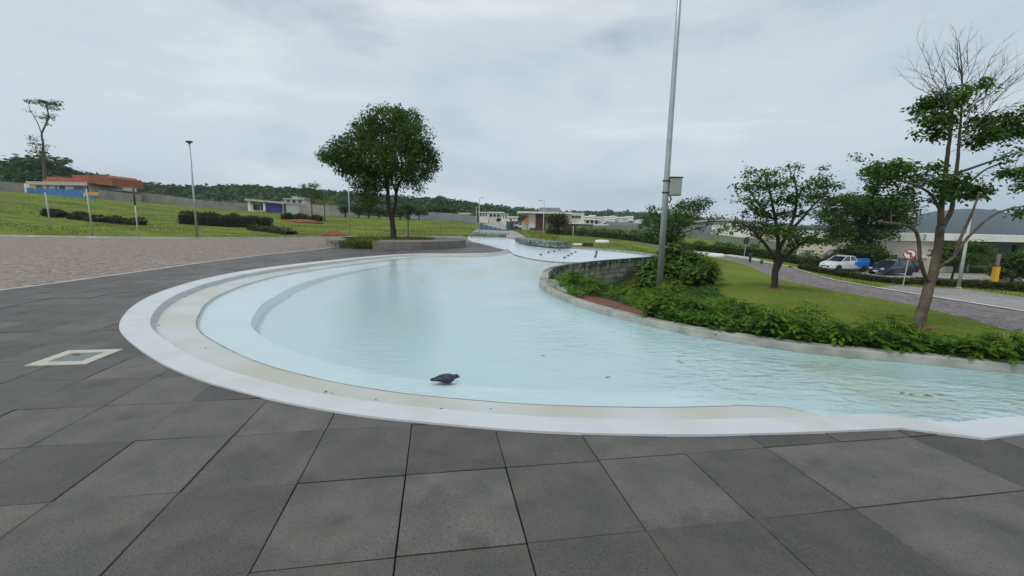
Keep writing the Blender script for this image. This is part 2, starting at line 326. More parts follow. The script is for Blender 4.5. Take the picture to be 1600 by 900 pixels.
def water_mat():
    m = bpy.data.materials.new('pool_water'); m.use_nodes = True; n = m.node_tree.nodes; l = m.node_tree.links
    n.remove(n['Principled BSDF'])
    tr = n.new('ShaderNodeBsdfTransparent'); tr.inputs[0].default_value = (.94, .978, .98, 1)
    gl = n.new('ShaderNodeBsdfGlossy'); gl.inputs['Roughness'].default_value = .2; gl.inputs[0].default_value = (1, 1, 1, 1)
    fr = n.new('ShaderNodeFresnel'); fr.inputs[0].default_value = 1.33
    t = n.new('ShaderNodeTexCoord'); mpn = n.new('ShaderNodeMapping'); mpn.inputs['Scale'].default_value = (1., 2.3, 1); mpn.inputs['Rotation'].default_value = (0, 0, R(14)); l.new(t.outputs['Object'], mpn.inputs[0])
    a = n.new('ShaderNodeTexNoise'); a.inputs['Scale'].default_value = 3.4; a.inputs['Detail'].default_value = 3.5; a.inputs['Distortion'].default_value = .8; l.new(mpn.outputs[0], a.inputs[0])
    # ripples are livelier towards the right-hand end
    sp = n.new('ShaderNodeSeparateXYZ'); l.new(t.outputs['Object'], sp.inputs[0])
    big = n.new('ShaderNodeTexNoise'); big.inputs['Scale'].default_value = .45; big.inputs['Detail'].default_value = 2; l.new(t.outputs['Object'], big.inputs[0])
    r = n.new('ShaderNodeMapRange'); r.inputs[1].default_value = -1.5; r.inputs[2].default_value = 4.5; r.inputs[3].default_value = .13; r.inputs[4].default_value = 1.; l.new(sp.outputs['X'], r.inputs[0])
    rb = n.new('ShaderNodeMapRange'); rb.inputs[1].default_value = .35; rb.inputs[2].default_value = .65; rb.inputs[3].default_value = .4; rb.inputs[4].default_value = 1.6; l.new(big.outputs['Fac'], rb.inputs[0])
    mm = n.new('ShaderNodeMath'); mm.operation = 'MULTIPLY'; l.new(r.outputs[0], mm.inputs[0]); l.new(rb.outputs[0], mm.inputs[1])
    p = n.new('ShaderNodeBump'); p.inputs['Distance'].default_value = .045; l.new(mm.outputs[0], p.inputs['Strength']); l.new(a.outputs['Fac'], p.inputs['Height'])
    l.new(p.outputs[0], gl.inputs['Normal']); l.new(p.outputs[0], fr.inputs['Normal'])
    ms = n.new('ShaderNodeMixShader'); l.new(fr.outputs[0], ms.inputs[0]); l.new(tr.outputs[0], ms.inputs[1]); l.new(gl.outputs[0], ms.inputs[2])
    l.new(ms.outputs[0], n['Material Output'].inputs[0]); return m
M['water'] = water_mat()

# ------------------------------------------------------------------ plan outlines
def resample(P, step):
    P = [np.array(p, float) for p in P]; out = [P[0]]
    for a, b in zip(P[:-1], P[1:]):
        k = max(1, int(round(np.linalg.norm(b-a)/step)))
        for i in range(1, k+1): out.append(a+(b-a)*i/k)
    return out
def spline(P, k=6):
    P = [np.array(p, float) for p in P]; Q = [2*P[0]-P[1]] + P + [2*P[-1]-P[-2]]; out = []
    for i in range(1, len(Q)-2):
        for j in range(k):
            t = j/k; a, b, c, d = Q[i-1:i+3]
            out.append(.5*((2*b)+(-a+c)*t+(2*a-5*b+4*c-d)*t*t+(-a+3*b-3*c+d)*t**3))
    out.append(P[-1]); return out
near_edge = spline([(-.24, 26.5), (-1.0, 23.9), (-2.6, 22.7), (-4.9, 21.9), (-6.35, 19.9), (-7.3, 17.3), (-7.95, 15.0), (-8.2, 13.0), (-8.0, 10.9), (-7.5, 9.15), (-6.9, 7.87), (-6.25, 6.86), (-5.69, 6.15), (-5.19, 5.66), (-4.55, 5.13), (-3.86, 4.61), (-3.21, 4.2), (-2.71, 3.94), (-2.15, 3.69), (-1.61, 3.5), (-1.08, 3.36), (-.49, 3.26), (.02, 3.19), (.52, 3.16), (1.01, 3.155), (1.51, 3.17), (1.98, 3.21), (2.47, 3.26), (2.86, 3.31), (3.2, 3.35)], 5) \
    + [np.array(p) for p in [(3.45, 3.28), (3.72, 3.2), (4.14, 3.3), (5., 3.45), (8., 3.5), (14., 3.2)]]
kerb_edge = spline([(14, 3.9), (10, 4.45), (8, 4.8), (6.29, 5.15), (5.7, 5.34), (5.09, 5.55), (4.35, 5.78), (3.7, 6.12), (3.0, 6.63), (2.4, 7.3), (1.85, 8.1), (1.33, 9.2), (.93, 10.5), (.75, 11.7), (.80, 12.6)], 4)
wall_edge = spline([(.80, 12.6)] + [G(x, y, .02)[:2] for x, y in [(852, 421), (880, 413.5), (930, 407.5), (980, 403.5), (1028, 400)]], 5)
basin_back = spline([G(x, y, 0)[:2] for x, y in [(1028, 400), (1000, 396), (960, 391.5), (910, 388), (880, 386), (850, 383), (815, 377), (790, 371.5), (735, 370)]], 3)
basin_left = spline([basin_back[-1], (-4.3, 44), (-3.1, 37), (-1.5, 31), (-.24, 26.5)], 4)
pool = [tuple(p) for p in near_edge[:-1]] + [tuple(near_edge[-1])] + [tuple(p) for p in kerb_edge[:-1]] + [tuple(p) for p in wall_edge[:-1]] + [tuple(p) for p in basin_back[:-1]] + [tuple(p) for p in basin_left[:-1]]
tile_cob = spline([(-10.4, -4), (-10.7, 8.9), (-10.8, 12), (-11.0, 15), (-11.1, 19), (-10.7, 23), (-10.6, 27), (-10.6, 31)], 3)
tiles = [(15, -4), ] + [tuple(p) for p in tile_cob] + [(-7, 36), (-3.9, 37)] + [(-1.9, 31.5), (-.5, 27), (0, 24), (0, 15), (0, 4.4), (14, 3.6), (15, 3.6)]
# the last stretch of `tiles` lies inside the pool; what is in the pool is cut away
road_far = [(-90, 26), (-60, 29.5), (-36.6, 31.1), (-29.7, 31.6), (-24.3, 33), (-19.3, 37.5), (-13.5, 43.5), (-9, 47.5), (-5.8, 50)]
cobble = [(-10, -60), (-90, -60)] + road_far + [(-4.6, 49), (-3, 42), (-2, 35), (-7, 30), (-9, 20), (-9, 0)]
# road that runs on behind the upper basin
road_away = [G(733, 369.6)[:2], G(792, 371)[:2], G(826, 373)[:2], (1.2, 62), (-1.5, 110), (-3, 170), (-8, 170), (-7.5, 110), (-6, 62)]
rn = [(1600, 523, -.95), (1520, 500, -.97), (1437, 479, -1.0), (1370, 466, -1.03), (1300, 454, -1.06), (1210, 434, -1.05), (1165, 414, -1.05), (1120, 402.5, -1.05), (1070, 394, -.9)]
rf = [(1600, 487, -1.2), (1520, 474, -1.22), (1437, 461, -1.25), (1370, 450, -1.28), (1300, 437, -1.3), (1240, 419, -1.35), (1180, 409, -1.35), (1120, 399, -1.25), (1070, 391, -1.0)]
RN = [G(14*0+x, y, z)[:2] for x, y, z in rn]; RF = [G(x, y, z)[:2] for x, y, z in rf]
RNz = [z for *_, z in rn]; RFz = [z for *_, z in rf]
# carry both edges on past the picture's right side
RN = [(RN[0][0]+24, RN[0][1]-12)] + RN + [(13, 60)]; RF = [(RF[0][0]+24, RF[0][1]-12)] + RF + [(15, 62)]
road_r = RN + RF[::-1]
pk = [(1600, 468, -1.4), (1500, 452.5, -1.5), (1440, 448, -1.5), (1400, 444.5, -1.5)]
PK = [G(x, y, z)[:2] for x, y, z in pk]
pale_r = [(RF[0][0], RF[0][1]+.02), (PK[0][0]+24, PK[0][1]-10)] + PK + [RF[4], RF[3], RF[2], RF[1]]
def inpoly(P, poly):
    P = np.atleast_2d(P); x, y = P[:, 0], P[:, 1]; c = np.zeros(len(P), bool); n = len(poly); j = n-1
    for i in range(n):
        xi, yi = poly[i]; xj, yj = poly[j]
        if yi != yj: c ^= ((yi > y) != (yj > y)) & (x < (xj-xi)*(y-yi)/(yj-yi)+xi)
        j = i
    return c
def dline(P, line):
    P = np.atleast_2d(P)[:, :2]; d = np.full(len(P), 1e9)
    for a, b in zip(line[:-1], line[1:]):
        a = np.array(a[:2]); b = np.array(b[:2]); ab = b-a; t = np.clip(((P-a)@ab)/max(ab@ab, 1e-9), 0, 1)
        d = np.minimum(d, np.hypot(*(P-(a+t[:, None]*ab)).T))
    return d
# ------------------------------------------------------------------ terrain height
CT = []
def ct(px, py, Y): x, y, z = G(px, py, Y=Y); CT.append((x, y, z))
for a in [(0, 306, 70), (60, 309, 78), (150, 313, 84), (205, 319, 88), (300, 330, 92), (430, 334, 100), (480, 338, 108), (560, 341, 110), (640, 343, 115), (720, 346, 115),
          (0, 335, 52), (150, 340, 60), (300, 346, 65), (450, 352, 72), (600, 354, 80), (700, 355, 85),
          (770, 360, 75), (800, 357, 110), (860, 363, 85), (880, 360, 100), (920, 366, 80), (1000, 360, 95), (1000, 372, 62), (1060, 383, 55), (1100, 374, 85), (1060, 369, 85), (1150, 379, 82), (1100, 388, 55), (1190, 384, 78), (1190, 396, 50), (1260, 403, 58), (1290, 392, 80),
          (1210, 450, 17), (1437, 512, 10), (1290, 425, 42), (1350, 428, 43), (1400, 431, 42), (1480, 430, 46), (1556, 441, 38), (1600, 445, 40), (1340, 437, 30), (1420, 447, 27), (1500, 450, 24.5), (1600, 466, 19.5),
          (1050, 396, 32)]: ct(*a)
for (x, y), z in zip(RN[1:-1], RNz): CT.append((x, y, z))
for (x, y), z in zip(RF[1:-1], RFz): CT.append((x, y, z))
for x, y, z in [(-200, 220, 9), (-80, 260, 4), (0, 300, 1), (100, 280, -3), (250, 220, -6), (250, 60, -5), (-220, 60, 10), (60, -20, -3), (30, -30, -1.5), (-60, -60, 0), (0, -80, 0), (20, 5, -.6), (9.5, 6, -.35), (3, 14, -1.25), (2, 12.5, -1.1), (4.5, 17.5, -1.4), (7, 18, -1.2), (8, 12, -.75), (55, 50, -3), (48, 62, -3), (75, 62, -3.3), (95, 85, -3.4), (70, 90, -3.3), (120, 140, -3.6), (60, 30, -2.6)]: CT.append((x, y, z))
CT = np.array(CT)
def feat(P):
    P = np.atleast_2d(P); r = np.clip(np.hypot(P[:, 0], P[:, 1]), 3, 380); az = np.arctan2(P[:, 0], P[:, 1])
    return np.stack([az*1.6, np.log(r)], 1)
FC = feat(CT)
def phi(A, B):
    d2 = ((A[:, None, :]-B[None])**2).sum(-1); return d2*np.log(np.sqrt(d2)+1e-9)
nC = len(FC); A_ = np.zeros((nC+3, nC+3)); A_[:nC, :nC] = phi(FC, FC)+np.eye(nC)*.004
A_[:nC, nC] = 1; A_[:nC, nC+1:] = FC; A_[nC:, :nC] = A_[:nC, nC:].T
WT = np.linalg.solve(A_, np.concatenate([CT[:, 2], np.zeros(3)]))
zero_lines = [kerb_edge, basin_back]
left_zone = [(-90, -70)] + road_far + [(-4.6, 49), (-.3, 27), (0, 12), (3, 3.5), (14, 3.5), (14, -70)]
def tz(P):
    P = np.atleast_2d(np.asarray(P, float))[:, :2]; F = feat(P); out = np.zeros(len(P))
    for i in range(0, len(P), 4000):
        f = F[i:i+4000]; out[i:i+4000] = phi(f, FC)@WT[:nC]+WT[nC]+f@WT[nC+1:]
    d = np.full(len(P), 1e9)
    for l in zero_lines: d = np.minimum(d, dline(P, l))
    ins = inpoly(P, left_zone); dl = dline(P, left_zone); dl[ins] = 0
    d = np.minimum(d, dl); t = np.clip(d/np.where(P[:, 0] > .8, np.interp(P[:, 1], [6.5, 8.5], [3.2, 4.6]), 9.), 0, 1); wgt = t*t*(3-2*t)
    # the planting bed sinks from the pool kerb towards the foot of the retaining wall
    return np.clip(out, -9, 14)*wgt
def T(x, y): return float(tz([(x, y)])[0])
def GT(px, Y):
    """ground point at picture column px and depth Y"""
    x = G(px, 380, Y=Y)[0]; return (x, Y, T(x, Y))

# ------------------------------------------------------------------ ground sheet, split along the roads
def build_ground():
    pts = []; edges = []
    def loop(P, step, closed=True):
        P = [tuple(p[:2]) for p in P]
        Q = resample(P+[P[0]] if closed else P, step)
        if closed: Q = Q[:-1]
        b = len(pts); pts.extend([tuple(q) for q in Q])
        edges.extend([(b+i, b+i+1) for i in range(len(Q)-1)])
        if closed: edges.append((b+len(Q)-1, b))
    loop(pool, .5); loop(tiles, 1.); loop(cobble, 1.5); loop(road_away, 2.5); loop(road_r, 1.2); loop(pale_r, 1.2)
    loop(bed, .6); loop(lawn, 1.0)
    ang = list(np.arange(-64, 64.1, 1.3)) + list(np.arange(70, 291, 8.))
    r = 2.2
    while r < 2150:
        for k, a in enumerate(ang):
            if r < 5 and k % 2: continue
            j = RNG.uniform(-.15, .15)
            pts.append((r*math.sin(R(a+j)), r*math.cos(R(a+j))))
        r *= 1.055 if r < 140 else 1.14
    pts.append((0., 0.))
    res = geometry.delaunay_2d_cdt([Vector(p) for p in pts], edges, [], 0, 1e-4)
    V = np.array([tuple(v) for v in res[0]]); F = np.array([f for f in res[2] if len(f) == 3])
    cen = V[F].mean(1); reg = np.full(len(F), 'ground', dtype=object)
    for nm, poly in (('lawn', lawn), ('bed', bed), ('cobble_plaza', cobble), ('paving_bed', tiles), ('distant_road', road_away), ('parking_strip', pale_r), ('road', road_r), ('hole', pool)):
        reg[inpoly(cen, poly)] = nm
    Z = tz(V)
    for nm, m, dz in (('ground', 'field', 0), ('lawn', 'lawn', 0), ('bed', 'soil', 0), ('cobble_plaza', 'cobble', 0), ('paving_bed', 'joint', -.035), ('distant_road', 'roadpale', 0), ('parking_strip', 'roadmix', 0), ('road', 'roadstone', 0)):
        f = F[reg == nm]; u, inv = np.unique(f, return_inverse=True); f2 = inv.reshape(f.shape)
        v = np.column_stack([V[u], Z[u]+dz])
        # faces up
        a = v[f2[:, 1]]-v[f2[:, 0]]; b = v[f2[:, 2]]-v[f2[:, 0]]; s = a[:, 0]*b[:, 1]-a[:, 1]*b[:, 0]; f2[s < 0] = f2[s < 0][:, ::-1]
        tag(mkmesh({'bed': 'flower_bed_soil', 'road': 'cobbled_road', 'lawn': 'lawn_ground'}.get(nm, nm), v, f2, M[m], smooth=True), kind='structure')
# bed: strip beside the kerb widening into the corner by the stone wall ; lawn beyond
bed_out = [(14, 4.6), (9.5, 5.7), (7.4, 6.1), (6.2, 6.45), (5.2, 7.1), (4.9, 8.4), (5.6, 10.6), (6.6, 13), (8.0, 17), (9.6, 21.5), (8.6, 25)]
bed = [tuple(p) for p in kerb_edge] + [tuple(p) for p in wall_edge] + [(8.6, 25)] + bed_out[::-1][1:]
lawn = bed_out + [(9.5, 29), (11.5, 38), (13, 50)] + RN[::-1][1:] + [(30, 0), (14, 1)]
build_ground()

def ribbon(name, line, offs, m, zf=None, flip=False, n_close=False):
    """sweep a profile [(sideways, z)...] along a plan line; sideways is to the left of travel"""
    P = [np.array(p[:2], float) for p in line]; V = []; F = []; k = len(offs)
    for i, p in enumerate(P):
        t = P[min(i+1, len(P)-1)]-P[max(i-1, 0)]; t = t/np.linalg.norm(t); nrm = np.array([-t[1], t[0]])
        for j, o in enumerate(offs):
            s = o[0][i] if hasattr(o[0], '__len__') else o[0]
            q = p+nrm*s; z = o[1] + (zf(q[0], q[1]) if zf else 0); V.append((q[0], q[1], z))
    for i in range(len(P)-1):
        for j in range(k-1):
            a = i*k+j; f = (a, a+1, a+k+1, a+k); F.append(f[::-1] if flip else f)
    return V, F
def kerb(name, line, w_, h, m, side=0, step=1.):
    line = [tuple(q) for q in resample([p[:2] for p in line], step)]
    V, F = ribbon(name, line, [(-w_/2+side, -.15), (-w_/2+side, h), (w_/2+side, h), (w_/2+side, -.15)], m, zf=T)
    return tag(mkmesh(name, V, F, M[m]), kind='structure')

# ------------------------------------------------------------------ pool
ne = near_edge; nN = len(ne); ys = np.array([p[1] for p in ne]); xs = np.array([p[0] for p in ne])
idx = np.arange(nN)
left_i = int(np.argmin(xs))
wl_w = np.where(idx < left_i, np.interp(ys, [13, 18, 21, 23, 26.5], [1.15, 1.15, 1.0, .55, .12]), np.interp(ys, [3.1, 4.2, 5.5, 7, 10, 13], [.77, .8, .86, 1.0, 1.12, 1.15]))
right = idx > int(np.argmin(np.abs(xs-2.2)+10*(ys > 5)))
wl_w = np.where(right, np.interp(xs, [2.2, 2.75, 3.0, 3.2, 3.45, 14], [.80, .72, .46, .40, .42, .42]), wl_w)
rim_w = np.minimum(np.where(idx < left_i, np.interp(ys, [13, 20, 23, 26.5], [.5, .45, .25, .05]), np.interp(ys, [3.1, 4.5, 8, 13], [.27, .30, .40, .5])), wl_w*.93)
step_w = wl_w + np.where(idx < left_i, np.interp(ys, [13, 20, 24, 26.5], [1.2, 1.0, .3, .03]), np.interp(ys, [3.1, 5, 9, 13], [.5, .6, 1.1, 1.2])) * np.where(right, .5, 1)
V, F = ribbon('', ne, [(0, -.12), (0, .018), (rim_w, .012), (rim_w+.012, -.055)], 'rim')
tag(mkmesh('pool_rim', V, F, M['rim']), kind='structure')
V, F = ribbon('', ne, [(rim_w+.012, -.055), (rim_w+.05, -.083), (wl_w-.03, -.094), (wl_w, -.099), (wl_w+.006, -.2)], 'shelf')
tag(mkmesh('pool_shelf', V, F, M['shelf']), kind='structure')
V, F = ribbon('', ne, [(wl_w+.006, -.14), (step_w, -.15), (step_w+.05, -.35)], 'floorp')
M['step_depth_tone'] = mat('pool_paint_shallow_tone', (.61, .72, .75), .6, .03, .8)  # same paint as the floor; lighter colour stands in for light less absorbed in shallows
tag(mkmesh('pool_step', V, F, M['step_depth_tone']), kind='structure')
# thin dirty line where the shelf meets the water
V, F = ribbon('', ne[:int(np.argmin(np.abs(xs-2.9)+10*(ys > 5)))], [(wl_w[:nN]-.022, -.0935), (wl_w[:nN]-.002, -.0965)], 'x')
M['scum'] = mat('waterline_dirt', (.16, .155, .12), .9, 0, 5, col2=(.36, .36, .31))
tag(mkmesh('waterline_mark', V, F, M['scum']), kind='structure')
def sheet(name, poly, zfun, m, step=1.5, inner=None):
    P = [tuple(q) for q in resample([p[:2] for p in poly]+[poly[0][:2]], step)][:-1]
    pts = list(P); ed = [(i, (i+1) % len(P)) for i in range(len(P))]
    if inner:
        a = np.array(P); lo = a.min(0); hi = a.max(0)
        for x in np.arange(lo[0], hi[0], inner):
            for y in np.arange(lo[1], hi[1], inner): pts.append((x+.01, y+.013))
    r = geometry.delaunay_2d_cdt([Vector(p) for p in pts], ed, [], 0, 1e-5)
    V = np.array([tuple(v) for v in r[0]]); F = np.array([f for f in r[2] if len(f) == 3]); F = F[inpoly(V[F].mean(1), poly)]
    a = V[F[:, 1]]-V[F[:, 0]]; b = V[F[:, 2]]-V[F[:, 0]]; s = a[:, 0]*b[:, 1]-a[:, 1]*b[:, 0]; F[s < 0] = F[s < 0][:, ::-1]
    return mkmesh(name, np.column_stack([V, [zfun(x, y) for x, y in V]]), F, m, smooth=True)
tag(sheet('pool_floor', pool, lambda x, y: -.32+.20*min(max((y-11)/9, 0), 1), M['floorp'], 1., 1.2), kind='structure')
tag(sheet('water', pool, lambda x, y: -.101, M['water'], 1.), kind='structure')
lip = spline([G(x, y, -.06)[:2] for x, y in [(798, 395.5), (812, 400), (835, 405), (870, 409), (920, 409.8), (958, 408)]], 4)
lip[0] = np.array((-.2, 26.5))
wj = int(np.argmin([np.hypot(*(np.array(p)-lip[-1])) for p in wall_edge])) + 1
ub = [tuple(p) for p in lip] + [tuple(p) for p in wall_edge[wj:-1]] + [tuple(p) for p in basin_back[:-1]] + [tuple(p) for p in basin_left[:-1]]
tag(sheet('upper_basin_floor', ub, lambda x, y: -.062, M['upper'], 1.), kind='structure')
V, F = ribbon('', lip, [(0, -.2), (0, -.061), (.05, -.059), ], 'x')
tag(mkmesh('basin_lip', V, F, M['scum']), kind='structure')
# kerb of stone on the planted side
V, F = ribbon('', kerb_edge, [(.003, -.104), (0, .002), (-.012, .014), (-.20, .018), (-.215, .01), (-.215, -.3)], 'k')
tag(mkmesh('pool_side', *ribbon('', kerb_edge, [(.0, -.45), (0, -.096)], 'k'), M['floorp']), kind='structure')
tag(mkmesh('pool_kerb', V, F, M['kerbstone']), kind='structure')
V, F = ribbon('', basin_back, [(0, -.15), (0, .04), (-.25, .05), (-.25, -.2)], 'k')
tag(mkmesh('basin_kerb', V, F, M['kerbstone']), kind='structure')
V, F = ribbon('', basin_left, [(0, -.15), (0, .03), (-.22, .03), (-.22, -.1)], 'k')
tag(mkmesh('basin_side_rim', V, F, M['rim']), kind='structure')

# ------------------------------------------------------------------ dark slabs
def slabs():
    th = .172; e1 = np.array([math.cos(th), math.sin(th)]); e2 = np.array([-math.sin(th), math.cos(th)]); O = np.array([-.655, 2.573]); a, b = .648, .70
    ring = np.array(pool); full = MB(); cut = MB()
    tpoly = tiles
    for i in range(-32, 34):
        for j in range(-14, 52):
            c = O+e1*a*(i+.5)+e2*b*(j+.5)
            if c[1] < -2.2 or c[0] > 13.5: continue
            g = random.choice((.002, .003, .0045)); K = [c+e1*sx_*(a/2-g)+e2*sy_*(b/2-g) for sx_, sy_ in ((-1, -1), (1, -1), (1, 1), (-1, 1))]
            it = inpoly(K+[c], tpoly); ip = inpoly(K+[c], pool)
            if not it.any() or ip.all(): continue
            dz = random.uniform(-.0025, .0025); tx, ty = random.uniform(-.0025, .0025), random.uniform(-.0025, .0025)
            zz = [dz+tx*s_[0]+ty*s_[1] for s_ in ((-1, -1), (1, -1), (1, 1), (-1, 1))]
            close = dline([c], ring)[0] < .6
            if it.all() and not ip.any() and not close:
                h = .004; K2 = [c+e1*sx_*(a/2-g-h)+e2*sy_*(b/2-g-h) for sx_, sy_ in ((-1, -1), (1, -1), (1, 1), (-1, 1))]
                P = [(k[0], k[1], -.03) for k in K]+[(k[0], k[1], z-.003) for k, z in zip(K, zz)]+[(k[0], k[1], z) for k, z in zip(K2, zz)]
                full.add(P, [(8, 9, 10, 11)]+[(u, (u+1) % 4, (u+1) % 4+4, u+4) for u in range(4)]+[(u+4, (u+1) % 4+4, (u+1) % 4+8, u+8) for u in range(4)])
            else:
                P = [(k[0], k[1], -.03) for k in K]+[(k[0], k[1], z) for k, z in zip(K, zz)]
                cut.add(P, [(3, 2, 1, 0), (4, 5, 6, 7)]+[(u, (u+1) % 4, (u+1) % 4+4, u+4) for u in range(4)])
    o = full.build('slab_paving', M['tile']); c = cut.build('slab_paving', M['tile'])
    k1 = MB().prism(pool, -1, 1).build('tmp', M['tile']); k2 = MB().prism(tiles, -1, 1).build('tmp', M['tile'])
    for k in (k1, k2):
        bm = bmesh.new(); bm.from_mesh(k.data); bmesh.ops.recalc_face_normals(bm, faces=bm.faces); bm.to_mesh(k.data); bm.free()
    for k, op in ((k1, 'DIFFERENCE'), (k2, 'INTERSECT')):
        md = c.modifiers.new('b', 'BOOLEAN'); md.object = k; md.operation = op; md.solver = 'EXACT'
    bpy.context.view_layer.update()
    me = bpy.data.meshes.new_from_object(c.evaluated_get(bpy.context.evaluated_depsgraph_get()))
    print('cut slabs', len(c.data.polygons), '->', len(me.polygons))
    for k in (k1, k2, c): bpy.data.objects.remove(k)
    bm = bmesh.new(); bm.from_mesh(o.data); bm.from_mesh(me); bm.to_mesh(o.data); bm.free()
    tag(o, kind='structure')
slabs()
# pale border strip between slabs and cobbles
V, F = ribbon('', tile_cob, [(-.0, -.02), (-.0, .008), (.12, .008), (.12, -.02)], 'x')
tag(mkmesh('plaza_border', V, F, M['conc_light']), kind='structure')

# ------------------------------------------------------------------ kerbs and road markings
def along(line, zs=None): return line
kerb('road_kerb', road_far[1:], .22, .10, 'kerb')
def strip(name, line, w_, m, dz=.012):
    line = [tuple(q) for q in resample(line, 1.)]
    V, F = ribbon(name, line, [(-w_/2, dz), (w_/2, dz)], m, zf=T); return tag(mkmesh(name, V, F, M[m]), kind='structure')
strip('road_edge_line', [(x-.05, y-.16) for x, y in RF[0:7]], .2, 'whitepaint', .045)
far_kerb = [G(x, y, z)[:2] for x, y, z in [(1085, 394.5, -1.15), (1110, 397, -1.25), (1140, 401, -1.3), (1170, 405, -1.3), (1200, 408, -1.33), (1235, 413, -1.35)]]
kerb('far_road_kerb', far_kerb, .3, .12, 'kerb')
kerb('verge_path', [G(x, y, z)[:2] for x, y, z in [(1137, 399, -1.3), (1170, 402, -1.3), (1215, 408.5, -1.35), (1262, 415, -1.45), (1290, 420, -1.6)]], .9, .05, 'kerb')
# parking area in front of the gatehouse
def yard():
    P = [GT(px, Y)[:2] for px, Y in [(1240, 50), (1262, 44), (1300, 38.5), (1380, 37), (1440, 36), (1500, 35), (1570, 33), (1660, 31), (1700, 46), (1560, 49.3), (1365, 49.3), (1290, 50)]]
    o = sheet('parking_yard', P, lambda x, y: T(x, y)+.05, M['roadpale'], 1.5, 2.); return tag(o, kind='structure')
yard()

# ------------------------------------------------------------------ stone wall between upper basin and flower bed
def stone_wall():
    L_ = resample(wall_edge, .18); cum = np.concatenate([[0], np.cumsum([np.linalg.norm(b-a) for a, b in zip(L_[:-1], L_[1:])])]); tot = cum[-1]
    def at(s):
        s = min(max(s, 0), tot); x = np.interp(s, cum, [p[0] for p in L_]); y = np.interp(s, cum, [p[1] for p in L_]); return np.array((x, y))
    body = MB(); z = .03; row = 0
    while z > -1.9:
        h = random.choice([.22, .26, .3]) if row else .16; s = -random.uniform(0, .3)
        while s < tot:
            ln = random.uniform(.35, .8) if row else random.uniform(.5, .9)
            a, b = at(max(s, 0)), at(s+ln-.012)
            if np.linalg.norm(b-a) > .06:
                d = (b-a)/np.linalg.norm(b-a); nr = np.array([d[1], -d[0]]); out = random.uniform(.16, .21)+(.03 if row == 0 else 0); inn = 0.005
                z1 = z-random.uniform(0, .008) ; z0 = z-h+.014
                q = [a+nr*inn, b+nr*inn, b+nr*(out+random.uniform(-.012, .012)), a+nr*(out+random.uniform(-.012, .012))]
                P = [(k[0], k[1], z0) for k in q]+[(k[0], k[1], z1) for k in q]
                body.add(P, [(0, 1, 2, 3)[::-1], (4, 5, 6, 7), (0, 4, 5, 1), (1, 5, 6, 2), (2, 6, 7, 3), (3, 7, 4, 0)][0:])
            s += ln
        z -= h; row += 1
    o = body.build('stone_retaining_wall', M['wallstone'], bevel=.012)
    tag(o, 'weathered stone block wall curving round the flower bed below the upper basin', 'wall')
# wet dark streaks run down from the top of the wall
m = mat('streaked_stone', (.22, .225, .18), .85, 0, 4, col2=(.40, .39, .32), bump=.9, bscale=20, island=.25)
n = m.node_tree.nodes; l = m.node_tree.links; bs = n['Principled BSDF']; cur = bs.inputs['Base Color'].links[0].from_socket
t = n.new('ShaderNodeTexCoord'); mpn = n.new('ShaderNodeMapping'); mpn.inputs['Scale'].default_value = (3, 3, .35); l.new(t.outputs['Object'], mpn.inputs[0])
q = n.new('ShaderNodeTexNoise'); q.inputs['Scale'].default_value = 1.6; q.inputs['Detail'].default_value = 5; l.new(mpn.outputs[0], q.inputs[0])
sp = n.new('ShaderNodeSeparateXYZ'); l.new(t.outputs['Object'], sp.inputs[0])
r0 = n.new('ShaderNodeMapRange'); r0.inputs[1].default_value = -.75; r0.inputs[2].default_value = 0; r0.inputs[3].default_value = -.2; r0.inputs[4].default_value = .26; l.new(sp.outputs['Z'], r0.inputs[0])
ad = n.new('ShaderNodeMath'); l.new(q.outputs['Fac'], ad.inputs[0]); l.new(r0.outputs[0], ad.inputs[1])
r1 = n.new('ShaderNodeMapRange'); r1.inputs[1].default_value = .60; r1.inputs[2].default_value = .72; r1.inputs[4].default_value = .85; l.new(ad.outputs[0], r1.inputs[0])
# the first metres at the nose stay dry
r2 = n.new('ShaderNodeMapRange'); r2.inputs[1].default_value = 14.0; r2.inputs[2].default_value = 16.5; l.new(sp.outputs['Y'], r2.inputs[0])
mm = n.new('ShaderNodeMath'); mm.operation = 'MULTIPLY'; l.new(r1.outputs[0], mm.inputs[0]); l.new(r2.outputs[0], mm.inputs[1])
x = n.new('ShaderNodeMix'); x.data_type = 'RGBA'; l.new(mm.outputs[0], x.inputs[0]); l.new(cur, x.inputs[6]); x.inputs[7].default_value = (.022, .032, .026, 1); l.new(x.outputs[2], bs.inputs['Base Color'])
M['wallstone'] = m
stone_wall()

M['apron'] = cobble_mat('apron_stone', (.20, .20, .16), (.38, .37, .30), (.28, .27, .22), .3)
def apron():
    A = [tuple(p) for p in kerb_edge if p[1] > 9.6]; B = [tuple(p) for p in wall_edge if p[1] < 15.5]; A = [(x+.2, y+.02) for x, y in A]
    o = sheet('stone_apron', A+B[1:]+[(B[-1][0]*.5+A[0][0]*.5+.25, B[-1][1]*.5+A[0][1]*.5)], lambda x, y: T(x, y)+.035, M['apron'], .4, .5); tag(o, kind='structure')
apron()
